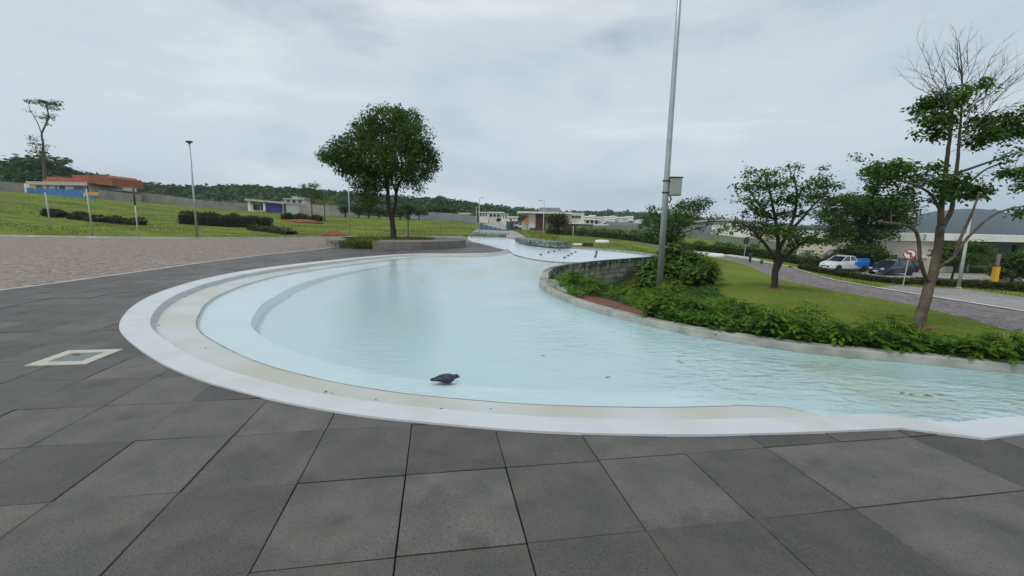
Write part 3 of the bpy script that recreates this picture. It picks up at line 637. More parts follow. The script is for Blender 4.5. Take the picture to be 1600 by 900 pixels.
# rubble planter boxes at the far edge of the upper basin
def rubble_box(pts, w_, h, label, tuft):
    base = GT(pts[0][0], pts[0][1]); root = empty('rubble_planter', (base[0], base[1], 0), label=label, cat='planter', group='low rubble planters at the far edge of the upper basin')
    line = resample([G(x, y, 0)[:2] for x, y in pts], .5); mb = MB()
    for a, b in zip(line[:-1], line[1:]):
        d = (b-a)/np.linalg.norm(b-a); nr = np.array([-d[1], d[0]])
        for r_ in range(2):
            c = (a+b)/2
            mb.box((c[0], c[1], h*(r_+.5)/2-.01), (np.linalg.norm(b-a)*.96, w_*random.uniform(.92, 1.05), h/2*.94), math.atan2(d[1], d[0]))
    mb.build('wall', M['stonegreen'], root, off=(base[0], base[1], 0), bevel=.02)
    P = np.array([line[i] for i in RNG.integers(0, len(line), tuft)]) + RNG.normal(0, w_*.25, (tuft, 2))
    tag(leaves('planting', np.column_stack([P, np.full(tuft, h)+RNG.uniform(0, .22, tuft)]), .12, 'lf_mid', root, off=(base[0], base[1], 0)), kind='stuff')

# ------------------------------------------------------------------ leaves
def leafverts(P, size, droop=.3, aspect=.42, up=None, flat=.5):
    n_ = len(P); sz = size*RNG.uniform(.6, 1.35, n_)
    az = RNG.uniform(0, 2*np.pi, n_); el = RNG.normal(-droop, .35, n_)
    d = np.stack([np.cos(az)*np.cos(el), np.sin(az)*np.cos(el), np.sin(el)], 1)
    u = RNG.normal(0, flat, (n_, 3)); u[:, 2] += 1
    s = np.cross(d, u); s /= np.linalg.norm(s, axis=1)[:, None]+1e-9
    L_ = d*sz[:, None]; W_ = s*(sz*aspect*.5)[:, None]; up_ = np.cross(s, d)*(sz*.06)[:, None]
    V = np.stack([P, P+L_*.45+W_+up_, P+L_, P+L_*.45-W_+up_], 1).reshape(-1, 3)
    F = np.arange(4*n_).reshape(-1, 4); return V, F
def leaves(name, P, size, m, parent=None, off=None, **k):
    V, F = leafverts(np.asarray(P, float), size, **k); return mkmesh(name, V, F, M[m], parent, off=off)
def clumpcloud(pads, per, sub, spread, flat=.45, shell=True):
    """points of foliage: each pad (centre, radii) holds `sub` sprays of `per` leaves"""
    out = []; subs = []
    for c, r, wgt in pads:
        c = np.array(c); r = np.array(r); k = max(2, int(sub*wgt))
        q = RNG.normal(0, 1, (k, 3)); q /= np.linalg.norm(q, axis=1)[:, None]; q *= (RNG.uniform(.35 if shell else 0, 1., k)**.6)[:, None]
        s = c+q*r; subs += list(s)
        p = RNG.normal(0, 1, (k, per, 3))*np.array([spread, spread, spread*flat]); out.append((s[:, None]+p).reshape(-1, 3))
    return np.concatenate(out), np.array(subs)
M['stonegreen'] = mat('mossy_stone', (.07, .10, .085), .85, 0, 6, col2=(.24, .28, .25), bump=.8, island=.3)
rubble_box([(736, 369.2), (760, 370.2), (790, 371)], .9, .32, 'mossy rubble planter topped with green along the left back edge of the basin', 500)
rubble_box([(816, 378.2), (840, 383), (880, 387)], 1.3, .42, 'short thick rubble planter with dark holes at the right back edge of the basin', 60)

# ------------------------------------------------------------------ nozzles, hatch, circular planter, bird, debris
def nozzles():
    i = 0
    for row in ([(845, 398.5), (857, 395), (866, 393), (874, 391), (861, 394), ], [(882, 403), (888, 400), (893, 397), (899, 394), (884, 401.5)], [(930, 402), (931, 399), (932, 396), (932, 393.5)]):
        for (x, y) in row:
            if (x, y) in ((861, 394), (884, 401.5)): continue
            p = G(x, y, -.06); r = .075
            o = MB().lathe((0, 0, 0), [(r, 0), (r, .035), (r*.75, .05), (r*.3, .052), (r*.28, .075), (.01, .075)], 12).build('fountain_nozzle', M['dark'])
            o.location = p
            rw = 0 if x < 878 else (1 if x < 920 else 2); k = [q_ for q_ in row if q_ not in ((861, 394), (884, 401.5))].index((x, y))
            tag(o, 'dark round fountain nozzle, %s in the %s row on the white basin floor' % (['nearest', 'second nearest', 'third nearest', 'farthest'][k], ['left slanting', 'middle slanting', 'right'][rw]), 'nozzle', 'fountain nozzles on the white basin floor'); i += 1
nozzles()

def hatch():
    c = [G(x, y, .01) for x, y in [(52, 573), (132, 571), (188, 544), (100, 545)]]
    cx = sum(p[0] for p in c)/4; cy = sum(p[1] for p in c)/4; rt = .172
    root = empty('access_hatch', (cx, cy, 0), rt, 'square inspection hatch with cream stone frame and grey lid set in the dark slabs', 'hatch')
    a = .285; b_ = .165; mb = MB()
    mb.box((0, a-(a-b_)/2, .004), (2*a, a-b_, .012)).box((0, -a+(a-b_)/2, .004), (2*a, a-b_, .012)).box((a-(a-b_)/2, 0, .004), (a-b_, 2*b_, .012)).box((-a+(a-b_)/2, 0, .004), (a-b_, 2*b_, .012))
    mb.build('frame', M['frame'], root)
    MB().box((0, 0, .003), (2*b_-.012, 2*b_-.012, .012)).build('lid', M['lid'], root)
    k = MB().box((-.07, .09, .0105), (.07, .025, .006)).build('handle', M['dark'], root)
M['frame'] = mat('cream_stone', (.46, .45, .38), .8, .12, 8)
M['lid'] = mat('wet_lid', (.10, .12, .125), .3, .15, 6)
hatch()

def planter():
    cx, cy, r = -7.75, 29.6, 4.55; z = .45
    root = empty('round_planter', (cx, cy, 0), label='low curved concrete planter and bench ring round the dense dark tree', cat='planter')
    def arc(a0, a1, ri, ro, h, name, n_=26, m='concrete'):
        P = []; 
        for k in range(n_+1):
            a = R(a0+(a1-a0)*k/n_); P.append((ro*math.cos(a), ro*math.sin(a)))
        for k in range(n_+1):
            a = R(a1+(a0-a1)*k/n_); q = ri(math.degrees(a)) if callable(ri) else ri; P.append((q*math.cos(a), q*math.sin(a)))
        mb = MB(); n2 = n_+1
        for k in range(n_):
            A, B, D, E_ = P[k], P[k+1], P[2*n2-2-k], P[2*n2-1-k]
            V_ = [(p[0], p[1], zz) for zz in (-.05, h) for p in (A, B, D, E_)]
            mb.add(V_, [(4, 5, 6, 7), (0, 1, 5, 4), (3, 7, 6, 2)] + ([(0, 4, 7, 3)] if k == 0 else []) + ([(1, 2, 6, 5)] if k == n_-1 else []))
        return mb.build(name, M[m], root)
    arc(-94, 62, lambda a: 2.5, r, z, 'bench')            # wide bench on the right
    arc(62.3, 172, r-.4, r, z, 'back_wall')
    arc(172.3, 236, lambda a: r-.5-.9*max(0, 1-abs(a-204)/32), r, z-.02, 'end_block', 14)
    # planting inside and spilling through the gap
    mb = MB().lathe((0, 0, 0), [(4.3, .03), (3.2, .1), (2.0, .16), (.1, .2)], 30); mb.build('soil', M['soil'], root)
    P = []
    while len(P) < 9000:
        a = RNG.uniform(0, 2*np.pi); q = 4.45*math.sqrt(RNG.uniform()); P.append((cx+q*math.cos(a), cy+q*math.sin(a), .16+RNG.uniform(0, .22)))
    P = np.array(P); k = (np.hypot(P[:, 0]-cx, P[:, 1]-cy) < 4.0) | ((P[:, 1] < cy) & (P[:, 0] < cx-.3))
    P = P[k]; ang = np.degrees(np.arctan2(P[:, 1]-cy, P[:, 0]-cx)); rr = np.hypot(P[:, 0]-cx, P[:, 1]-cy)
    P = P[~(((ang > -95) & (ang < 62) & (rr > 2.5)) | ((ang > 165) | (ang < -121)) & (rr > 2.9))]
    leaves('ground_planting', P, .2, 'grasswild', root, off=(cx, cy, 0), droop=-.9, aspect=.25)
    P = RNG.normal(0, 1, (1500, 3))*[.75, .4, .1]+[cx-1.1, cy-4.0, .2]
    leaves('flower_tuft', P, .13, 'lf_mid', root, off=(cx, cy, 0), droop=-.3)
planter()

def bird():
    p = G(699, 593, -.1); root = empty('bird', (p[0], p[1], p[2]-.022), R(18), 'small dark grey bird bathing in the shallow water near the pool edge', 'bird')
    # one continuous body: stations along x from tail tip to beak
    st = [(-.165, .004, .003, .030), (-.14, .020, .008, .032), (-.10, .036, .022, .036), (-.06, .048, .036, .036), (-.02, .056, .045, .036), (.02, .055, .046, .034), (.05, .045, .040, .036), (.072, .030, .030, .048), (.088, .022, .023, .060),
          (.104, .022, .022, .064), (.120, .021, .020, .063), (.134, .014, .013, .059), (.143, .006, .005, .054), (.158, .002, .002, .049)]
    V = []; F = []; n_ = 14
    for x, ry, rz_, z in st:
        for k in range(n_): a = 2*math.pi*k/n_; V.append((x*.92, ry*1.15*math.cos(a), z+rz_*1.15*math.sin(a)-(.012 if x > .07 else 0)))
    for i in range(len(st)-1):
        for k in range(n_): k2 = (k+1) % n_; F.append((i*n_+k, i*n_+k2, (i+1)*n_+k2, (i+1)*n_+k))
    F += [tuple(range(n_))[::-1], tuple((len(st)-1)*n_+k for k in range(n_))]
    mkmesh('body', V, F, M['feather'], root, smooth=True)
    for s in (1, -1):   # folded wings, tips over the tail
        W = []; 
        wst = [(.045, .2), (.02, .7), (-.03, 1.), (-.08, .8), (-.13, .35), (-.185, .05)]
        for x, q in wst:
            yb = .058*min(1, (x+.25)/.22) if x > -.1 else .058*(x+.25)/.22*.75
            W += [(x, s*(yb*.45), .045+.038*q), (x, s*(yb+.006), .036+.024*q), (x, s*(yb+.007), .030-.012*q), (x, s*yb*.7, .03-.006*q)]
        FF = [(i*4+j, i*4+(j+1) % 4, (i+1)*4+(j+1) % 4, (i+1)*4+j) for i in range(5) for j in range(4)] + [(3, 2, 1, 0), (20, 21, 22, 23)]
        mkmesh('wing', W, FF, M['wingf'], root, smooth=True)
        MB().lathe((.109, s*.0225, .056), [(.0005, -.003), (.003, -.001), (.003, .001), (.0005, .003)], 8, ax='Y').build('eye', M['dark'], root)
M['feather'] = mat('feather', (.03, .028, .045), .5, 0, 25, col2=(.04, .075, .07), lo=.45, hi=.6)
M['wingf'] = mat('wing_feather', (.035, .04, .055), .6, .35, 40, bump=.5)
bird()
M['debris'] = mat('dead_leaf', (.035, .028, .018), .9, .4, 5)
def debris():
    V = []; F = []
    spots = [(425, 423), (432, 422), (437, 421), (447, 420.5), (405, 430), (398, 430), (380, 437), (360, 441), (343, 444), (330, 445), (304, 454), (285, 464), (279, 471), (250, 487), (251, 509), (266, 511), (317, 545), (283, 539), (340, 446), (655, 644.5), (845, 665), (855, 666), (762, 643), (690, 640), (515, 613), (590, 622)]
    for x, y in spots:
        p = G(x, y, -.084); 
        for _ in range(random.choice((1, 1, 2))):
            a = random.uniform(0, 6.28); l_ = random.uniform(.012, .032); w_ = l_*random.uniform(.2, .5); c = (p[0]+random.uniform(-.05, .05), p[1]+random.uniform(-.05, .05)); u = (math.cos(a), math.sin(a)); b = len(V)
            V += [(c[0]-u[0]*l_, c[1]-u[1]*l_, p[2]+.004), (c[0]+u[1]*w_, c[1]-u[0]*w_, p[2]+.014), (c[0]+u[0]*l_, c[1]+u[1]*l_, p[2]+.006), (c[0]-u[1]*w_, c[1]+u[0]*w_, p[2]+.008)]; F.append((b, b+1, b+2, b+3))
    for x, y in [(1060, 565), (1065, 567), (849, 556), (1450, 619), (1410, 615), (1425, 617), (1470, 618), (985, 405), (660, 440), (950, 590)]:
        p = G(x, y, -.1); b = len(V); a = random.uniform(0, 6.28); u = (math.cos(a), math.sin(a)); l_ = .05; w_ = .02
        V += [(p[0]-u[0]*l_, p[1]-u[1]*l_, p[2]+.003), (p[0]+u[1]*w_, p[1]-u[0]*w_, p[2]+.012), (p[0]+u[0]*l_, p[1]+u[1]*l_, p[2]+.004), (p[0]-u[1]*w_, p[1]+u[0]*w_, p[2]+.006)]; F.append((b, b+1, b+2, b+3))
    tag(mkmesh('fallen_leaves', V, F, M['debris']), 'small dead leaves lying on the pool shelf and floating on the water', 'leaves', kind='stuff')
debris()

# ------------------------------------------------------------------ posts and lamps
def street_lamp(px, py, Y, height, label, arm=0., r=.06, m='pole', head='arm'):
    p = G(px, py, Y=Y); z = T(p[0], p[1]); root = empty('street_lamp', (p[0], p[1], z), math.atan2(-p[0], p[1])*0, label, 'lamp post', 'lamp posts round the plaza')
    h = height+(p[2]-z)
    MB().tube([(0, 0, -.1), (0, 0, h*.5), (0, 0, h)], [r*1.25, r, r*.7], 10).build('pole', M[m], root, smooth=True)
    MB().lathe((0, 0, 0), [(r*2.2, 0), (r*2.2, .03), (r*1.5, .05), (r*1.4, .25)], 12).build('base_plate', M[m], root)
    if head == 'box':
        hd = MB().box((0, 0, h+.06), (.42, .3, .16)).box((0, 0, h-.06), (.16, .16, .1)).build('lamp_head', M['dark'], root, bevel=.02)
        MB().box((0, 0, h-.022), (.34, .22, .01)).build('diffuser', M['lamp'], hd)
    elif head == 'arm':
        hd = MB().tube([(0, 0, h-.05), (arm*.3, 0, h+.02), (arm, 0, h+.03)], [r*.6, r*.5, r*.4], 6).box((arm*1.2, 0, h+.03), (abs(arm)*.8+.1, .18, .07)).build('lamp_head', M['pole'], root)
        MB().box((arm*1.2, 0, h-.008), (abs(arm)*.6, .13, .01)).build('diffuser', M['lamp'], hd)
    return root
street_lamp(308.5, 373.5, 39, 8.3, 'tall grey lamp post with dark box head left of the long hedge', r=.085, head='box')
street_lamp(547, 366, 54, 6.6, 'thin pale lamp post with short arm beside the dense round tree', arm=.45, r=.06)
street_lamp(748.5, 369.3, 56, 4.8, 'white lamp post with small arm at the left corner of the upper basin', arm=.35, r=.065, m='polewhite')
street_lamp(848.5, 376, 46, 4.1, 'white lamp post with arm to the left behind the upper basin', arm=-.35, r=.055, m='polewhite')
def plain_post(px, py, Y, h, r, name, label, cat, m='polewhite', top=None, group=None, tilt=0.):
    p = G(px, py, Y=Y); z = T(p[0], p[1]); root = empty(name, (p[0], p[1], z), label=label, cat=cat, group=group)
    h += p[2]-z
    MB().tube([(0, 0, -.1), (tilt*h, 0, h if not top else h-top)], [r*1.1, r*.9], 8).build('post', M[m], root, smooth=True)
    if top: MB().tube([(tilt*(h-top), 0, h-top), (tilt*h, 0, h)], [r*1.15, r*1.1], 8).build('post_top', M['dark'], root, smooth=True)
    return root
plain_post(744, 367, 58, 3.7, .035, 'thin_post', 'thin pale post just left of the white lamp at the basin corner', 'post')
plain_post(80, 359, 44, 3.7, .06, 'field_post', 'leaning pale post in the field below the blue hoarding, leftmost of three', 'post', tilt=-.03, group='pale posts along the left road')
plain_post(145.5, 369.5, 34, 3.6, .05, 'field_post', 'leaning pale post at the kerb below the ochre hoarding, middle of three', 'post', tilt=-.02, group='pale posts along the left road')
plain_post(216, 367, 36, 4.0, .055, 'field_post', 'thin pale post with black upper half, rightmost of three on the left', 'post', top=1.6, group='pale posts along the left road')
plain_post(757.5+137.5, 376, 50, 1.7, .04, 'thin_post', 'short pale post on the grass behind the row of nozzles', 'post')
def mast():
    # tall mast: the picture shows it passing out of the frame
    p = G(1031, 434, Y=15.5); z = T(p[0], p[1]); root = empty('light_mast', (p[0], p[1], z), label='very tall slim grey mast with a cabinet rising out of the shrubs', cat='mast')
    top = G(1061, 3, Y=15.5); hx = (top[0]-p[0]); H_ = (top[2]-z)*1.25
    # the mast leans very slightly in the photograph
    lean = hx/(top[2]-z)*.35
    def P(h): return (lean*h, 0, h)
    MB().tube([P(-.2), P(H_*.35), P(H_*.7), P(H_)], [.115, .10, .08, .06], 14).build('pole', M['pole'], root, smooth=True)
    hc = G(1050, 292, Y=15.5)[2]-z
    bx = MB().box((lean*hc+.29, -.02, hc), (.40, .28, .60)).build('cabinet', M['boxgrey'], root, bevel=.02)
    MB().box((lean*hc+.29, -.165, hc), (.34, .012, .52)).build('cabinet_door', M['boxgrey'], bx)
    MB().box((lean*hc+.29, -.02, hc+.315), (.44, .32, .03)).build('cabinet_cap', M['dark'], bx)
    for dz in (-.2, .2): MB().lathe((lean*hc, 0, hc+dz), [(.135, -.02), (.135, .02)], 16).box((lean*hc+.12, 0, hc+dz), (.1, .05, .03)).build('clamp', M['dark'], root)
    MB().tube([(lean*hc+.14, -.02, hc-.30), (lean*hc+.19, -.05, hc-.42), (lean*hc+.13, -.03, hc-.55), (lean*hc+.10, 0, hc-.48)], .028, 6).build('cable', M['dark'], root)
    return root
mast()
def garden_lamp():
    p = G(638, 372, Y=37); root = empty('garden_lamp', (p[0], p[1], 0), label='thin black post with a square lantern behind the round planter', cat='lamp')
    MB().tube([(0, 0, 0), (0, 0, 1.9)], .045, 8).build('post', M['dark'], root)
    MB().box((0, 0, 2.0), (.3, .3, .34)).box((0, 0, 2.2), (.42, .42, .05)).build('lantern', M['dark'], root)
garden_lamp()

def no_turn_sign():
    p = G(1410, 451, Y=26.5); z = T(p[0], p[1]); q = G(1421.5, 397, Y=26.5); h = q[2]-z
    rz = math.atan2(p[0], p[1])*-.9
    root = empty('traffic_sign', (p[0], p[1], z), rz, 'round red ringed no turning sign on a thin pole beside the blue car', 'road sign')
    lx = .09
    MB().tube([(0, 0, -.1), (lx, 0, h+.2)], .03, 8).build('pole', M['polewhite'], root)
    r = .31; f = MB().lathe((lx, -.04, h), [(r, -.01), (r, .01)], 28, ax='Y').build('sign_plate', M['signwhite'], root)
    V = []; F = []
    for k in range(32):
        a = 2*math.pi*k/32
        for q_, y in ((r*.8, -.057), (r*1.0, -.057), (r*1.0, -.03), (r*.8, -.03)): V.append((lx+q_*math.cos(a), y, h+q_*math.sin(a)))
    for k in range(32):
        k2 = (k+1) % 32
        for j in range(4): F.append((k*4+j, k*4+(j+1) % 4, k2*4+(j+1) % 4, k2*4+j))
    mkmesh('red_ring', V, F, M['red'], f)
    mb = MB().box((lx+.06, -.056, h-.08), (.06, .006, .28)).box((lx-.02, -.0565, h+.07), (.2, .006, .06))
    b = len(mb.V); mb.V += [(lx-.19, -.057, h+.07), (lx-.09, -.057, h+.17), (lx-.09, -.057, h-.03)]; mb.F.append((b, b+2, b+1))
    mb.build('turn_arrow', M['dark'], f)
    d = MB(); q_ = r*.82*.707; t_ = .022
    d.add([(lx-q_-t_, -.061, h+q_-t_), (lx+q_-t_, -.061, h-q_-t_), (lx+q_+t_, -.061, h-q_+t_), (lx-q_+t_, -.061, h+q_+t_)], [(0, 1, 2, 3)]); d.build('red_slash', M['red'], f)
no_turn_sign()
def right_pole():
    p = G(1497.5, 450, Y=24.6); z = T(p[0], p[1]); q = G(1508, 372, Y=24.6)
    root = empty('lamp_pole', (p[0], p[1], z), label='pale slim pole standing on the verge in front of the gatehouse canopy', cat='pole'); h = q[2]-z+1.
    MB().tube([(0, 0, -.1), (0, 0, h)], [.09, .055], 10).build('pole', M['polewhite'], root, smooth=True)
    MB().lathe((0, 0, 0), [(.16, 0), (.16, .03), (.1, .06)], 10).build('base_plate', M['polewhite'], root)
right_pole()
def yellow_post():
    p = G(1553, 441, Y=36); z = T(p[0], p[1]); root = empty('barrier_post', (p[0], p[1], z), label='grey post with a bright yellow sleeve in front of the canopy', cat='post')
    h = G(1560, 397, Y=36)[2]-z
    MB().box((0, 0, h/2), (.2, .2, h)).build('post', M['concrete'], root, bevel=.02)
    MB().box((0, 0, (h-1.0)/2), (.34, .34, h-1.0-.05)).build('sleeve', M['yel'], root, bevel=.03)
    MB().box((0, 0, h-1.0), (.32, .32, .14)).build('band', M['car_red'], root)
yellow_post()
def diamond_sign():
    p = G(822, 360, Y=72); z = T(p[0], p[1]); h = G(823, 346, Y=72)[2]-z
    root = empty('warning_sign', (p[0], p[1], z), label='orange diamond warning sign in front of the beige house', cat='road sign')
    MB().tube([(0, .02, -.1), (0, .02, h)], .05, 6).build('pole', M['polewhite'], root)
    s = .55; f = MB().add([(-s, 0, h), (0, 0, h-s), (s, 0, h), (0, 0, h+s), (-s, .03, h), (0, .03, h-s), (s, .03, h), (0, .03, h+s)], [(0, 1, 2, 3), (7, 6, 5, 4), (0, 4, 5, 1), (1, 5, 6, 2), (2, 6, 7, 3), (3, 7, 4, 0)]).build('sign_plate', M['orange'], root)
    MB().box((0, -.01, h-.05), (.12, .01, .5)).box((.05, -.01, h+.2), (.3, .01, .1)).build('symbol', M['dark'], f)
diamond_sign()
def low_things():
    for i, (x, y, Y, w_, lab) in enumerate([(941, 379, 46, 1.55, 'white rounded slab on the grass behind the row of nozzles'), (903, 384, 40, 1.0, 'thin white slab lying at the back kerb of the basin'), (1043, 388, 46, 1.3, 'white rounded slab on the grass beside the small spreading tree'), (1093, 394, 44, 1.2, 'narrow white slab at the road, leftmost of two near the post'), (1119, 398, 41, 1.6, 'plump white slab at the road, larger of two near the post')]):
        p = G(x, y, Y=Y); z = T(p[0], p[1]); h = .32 if i in (0, 2, 4) else .14
        o = MB().lathe((0, 0, 0), [(w_*.5, -.1), (w_*.5, h*.4), (w_*.46, h*.8), (w_*.36, h), (.02, h*1.02)], 20, sy=.5).build('white_slab', M['white'], smooth=True)
        o.location = (p[0], p[1], z); tag(o, lab, 'slab', 'white rounded slabs on the verge')
    p = G(918, 386.5, Y=38.5); o = MB().box((0, 0, .1), (.9, .5, .3)).box((0, 0, .27), (.8, .42, .05)).build('ground_box', M['dark'], bevel=.02); o.location = (p[0], p[1], T(p[0], p[1])); tag(o, 'low black box in the grass at the back kerb of the basin', 'box')
    for x, y, Y, h, lab in ((1172, 406, 36, .75, 'short black bollard at the far kerb of the road'), (1190, 408, 36, .3, 'squat black bollard stub right of the taller one at the kerb'), (1156, 391, 52, .8, 'dark short stake among the far shrubs')):
        p = G(x, y, Y=Y); z = T(p[0], p[1]); r = empty('bollard', (p[0], p[1], z), label=lab, cat='bollard')
        MB().lathe((0, 0, 0), [(.1, 0), (.1, h*.7), (.08, h*.72)], 10).build('shaft', M['dark'], r); MB().lathe((0, 0, 0), [(.14, h*.72), (.15, h*.8), (.12, h*.95), (.02, h)], 12).build('cap', M['dark'], r)
    p = G(1260, 404, Y=57); z = T(p[0], p[1]); h = G(1260, 391, Y=57)[2]-z
    r = empty('utility_cabinet', (p[0], p[1], z), label='small white utility cabinet on the grass behind the low branched tree', cat='cabinet')
    MB().box((0, 0, h/2), (1.35, .8, h)).build('body', M['white'], r, bevel=.02); MB().box((0, 0, h+.04), (1.55, 1., .1)).build('roof', M['conc_light'], r); MB().box((-.1, -.41, h*.5), (.55, .02, h*.75)).build('door', M['boxgrey'], r)
    # round sign seen from behind, beyond the road
    p = G(1163, 397, Y=46); z = T(p[0], p[1]); h = G(1165.5, 376, Y=46)[2]-z
    r = empty('traffic_sign', (p[0], p[1], z), label='dark backed round sign on a pale post beyond the road', cat='road sign')
    MB().tube([(0, 0, -.1), (.05, 0, h)], .03, 8).build('pole', M['polewhite'], r); MB().lathe((.05, -.04, h), [(.3, -.01), (.3, .01)], 18, sy=1.3, ax='Y').build('sign_plate', M['dark'], r)
low_things()

# ------------------------------------------------------------------ trees
def tree(name, label, base_px, Y, limbs, pads, leaf, leaf_size, per, sub, spread, cat='tree', group=None, bark='bark', z=None, twigs=True, flat=.5, droop=.3, depth=.5, aspect=.42, bare=None, padh=1.):
    """limbs: (radius at start, radius at end, [(px, py, depth offset)...]); pads: (px, py, half width px, half height px, weight)"""
    bx, by, bz = G(base_px[0], base_px[1], Y=Y); bz = T(bx, by) if z is None else z
    root = empty(name, (bx, by, bz), label=label, cat=cat, group=group); off = (bx, by, bz)
    tr = MB(); nodes = []
    for li, (r0, r1, pts) in enumerate(limbs):
        P = [G(p[0], p[1], Y=Y+(p[2] if len(p) > 2 else 0)) for p in pts]
        if li == 0: P[0] = (P[0][0], P[0][1], min(P[0][2], bz)-.12)
        Q = spline(P, 4); k = len(Q); rr = [r0+(r1-r0)*i/(k-1) for i in range(k)]
        if li == 0: rr[0] *= 1.5; rr[1] *= 1.2
        Q = [q+np.array([random.uniform(-1, 1), random.uniform(-1, 1), 0])*rr[i]*.12*(0 < i < k-1) for i, q in enumerate(Q)]
        tr.tube(Q, rr, 9 if r0 > .05 else 5)
        nodes += [(q, rr[i]) for i, q in enumerate(Q) if i > k*.35 or li > 0]
    sc = Y/FPX; padw = []
    for p in pads:
        px, py, rx, ry = p[:4]; wgt = p[4] if len(p) > 4 else 1.; dep = p[5] if len(p) > 5 else RNG.uniform(-1, 1)*depth
        c = G(px, py, Y=Y+dep); padw.append((c, (rx*sc, max(rx*sc*.8, .3*depth), ry*sc*padh), wgt*rx*ry/300.))
    P, subs = clumpcloud(padw, per, sub, spread, flat)
    if twigs:
        NP = [q for q, r in nodes]; NR = [r for q, r in nodes]
        sel = subs[::max(1, len(subs)//twigs)]; d0 = [np.min(np.linalg.norm(np.array(NP)-q, axis=1)) for q in sel]
        for s in sel[np.argsort(d0)]:
            A = np.array(NP); d = np.linalg.norm(A-s, axis=1)+np.clip(A[:, 2]-s[2], 0, 9)*1.2; i = int(np.argmin(d)); a = A[i]; r = min(NR[i]*.6, .022*d[i]+.006*Y/15)
            mid = a*.5+s*.5+np.array([0, 0, .05*d[i]])+RNG.normal(0, .05*min(d[i], 2), 3)
            tr.tube([a, mid, s], [r, r*.7, r*.35], 4, cap=False); NP += [mid, s]; NR += [r*.75, r*.5]
    if bare:
        for b in bare: grow(tr, G(b[0], b[1], Y=Y+b[4]), G(b[2], b[3], Y=Y+b[5]), b[6], b[7])
    tr.build('trunk', M[bark], root, smooth=True, off=off)
    leaves('crown', P, leaf_size, leaf, root, off=off, droop=droop, aspect=aspect)
    return root
def grow(tr, a, b, r, lv):
    """bare twig from a to b with side twigs"""
    a = np.array(a); b = np.array(b); L_ = np.linalg.norm(b-a); d = (b-a)/L_; pts = [a]
    for i in range(1, 6): pts.append(a+(b-a)*i/5+RNG.normal(0, .018*L_, 3)*(i < 5))
    tr.tube(pts, [r*(1-.15*i) for i in range(6)], 4, cap=False)
    if lv > 0:
        for i in range(1, 6):
            for s in range(2 if lv > 1 else 1+int(RNG.uniform() < .6)):
                q = pts[i]; s_ = RNG.normal(0, 1, 3); s_ -= d*s_.dot(d); s_ /= np.linalg.norm(s_); l2 = L_*RNG.uniform(.22, .45)*(1.1-.1*i)
                e_ = q+(d*.8+s_*.55+np.array([0, 0, .15]))*l2; grow(tr, q, e_, r*(1-.15*i)*.6, lv-1)

# dense tree in the planter
tree('shade_tree', 'large dense dark green round crowned tree growing from the circular planter', (615, 384), 29.3,
     [(.24, .15, [(615, 386, 0), (614.5, 362, 0), (612, 340, 0)]), (.15, .06, [(612, 342, 0), (606.5, 318, -.1), (606, 295, -.2), (600, 262, -.4), (596, 225, -.3), (600, 190, 0)]), (.13, .05, [(613, 342, 0), (618, 322, .1), (619.5, 298, .2), (627, 280, .3), (640, 250, .4), (648, 215, .4)]),
      (.07, .03, [(618.5, 300, .2), (612, 280, .4), (612, 240, .8), (620, 200, .9)]), (.07, .03, [(606, 295, -.2), (585, 270, -.5), (560, 250, -.7), (530, 235, -.6)]), (.05, .02, [(627, 280, .3), (645, 268, .2), (662, 262, .1)]), (.05, .02, [(603, 275, -.4), (580, 285, -1.3), (570, 300, -1.4)])],
     [(603, 186, 34, 20), (572, 200, 24, 18), (634, 192, 28, 20), (648, 215, 24, 24), (603, 215, 46, 26, 1.1), (560, 222, 28, 18), (535, 235, 26, 18), (512, 243, 14, 11), (545, 252, 34, 17), (580, 248, 40, 26, 1.1), (625, 245, 42, 28, 1.1), (660, 245, 22, 22), (673, 256, 9, 12), (560, 268, 28, 13),
      (590, 278, 30, 17), (640, 272, 28, 15), (575, 296, 22, 15), (584, 312, 12, 9, .7), (557, 285, 10, 9, .7), (651, 289, 9, 16, .8), (668, 275, 10, 8, .7), (625, 288, 12, 9, .5), (566, 312, 10, 10, .7), (606, 170, 14, 8, .6), (626, 172, 9, 6, .4), (550, 207, 9, 7, .4), (500, 240, 4, 5, .3)],
     'lf_dark', .18, 24, 42, .19, bark='barkdark', flat=.8, droop=.6, depth=2.2, twigs=200, aspect=.5)

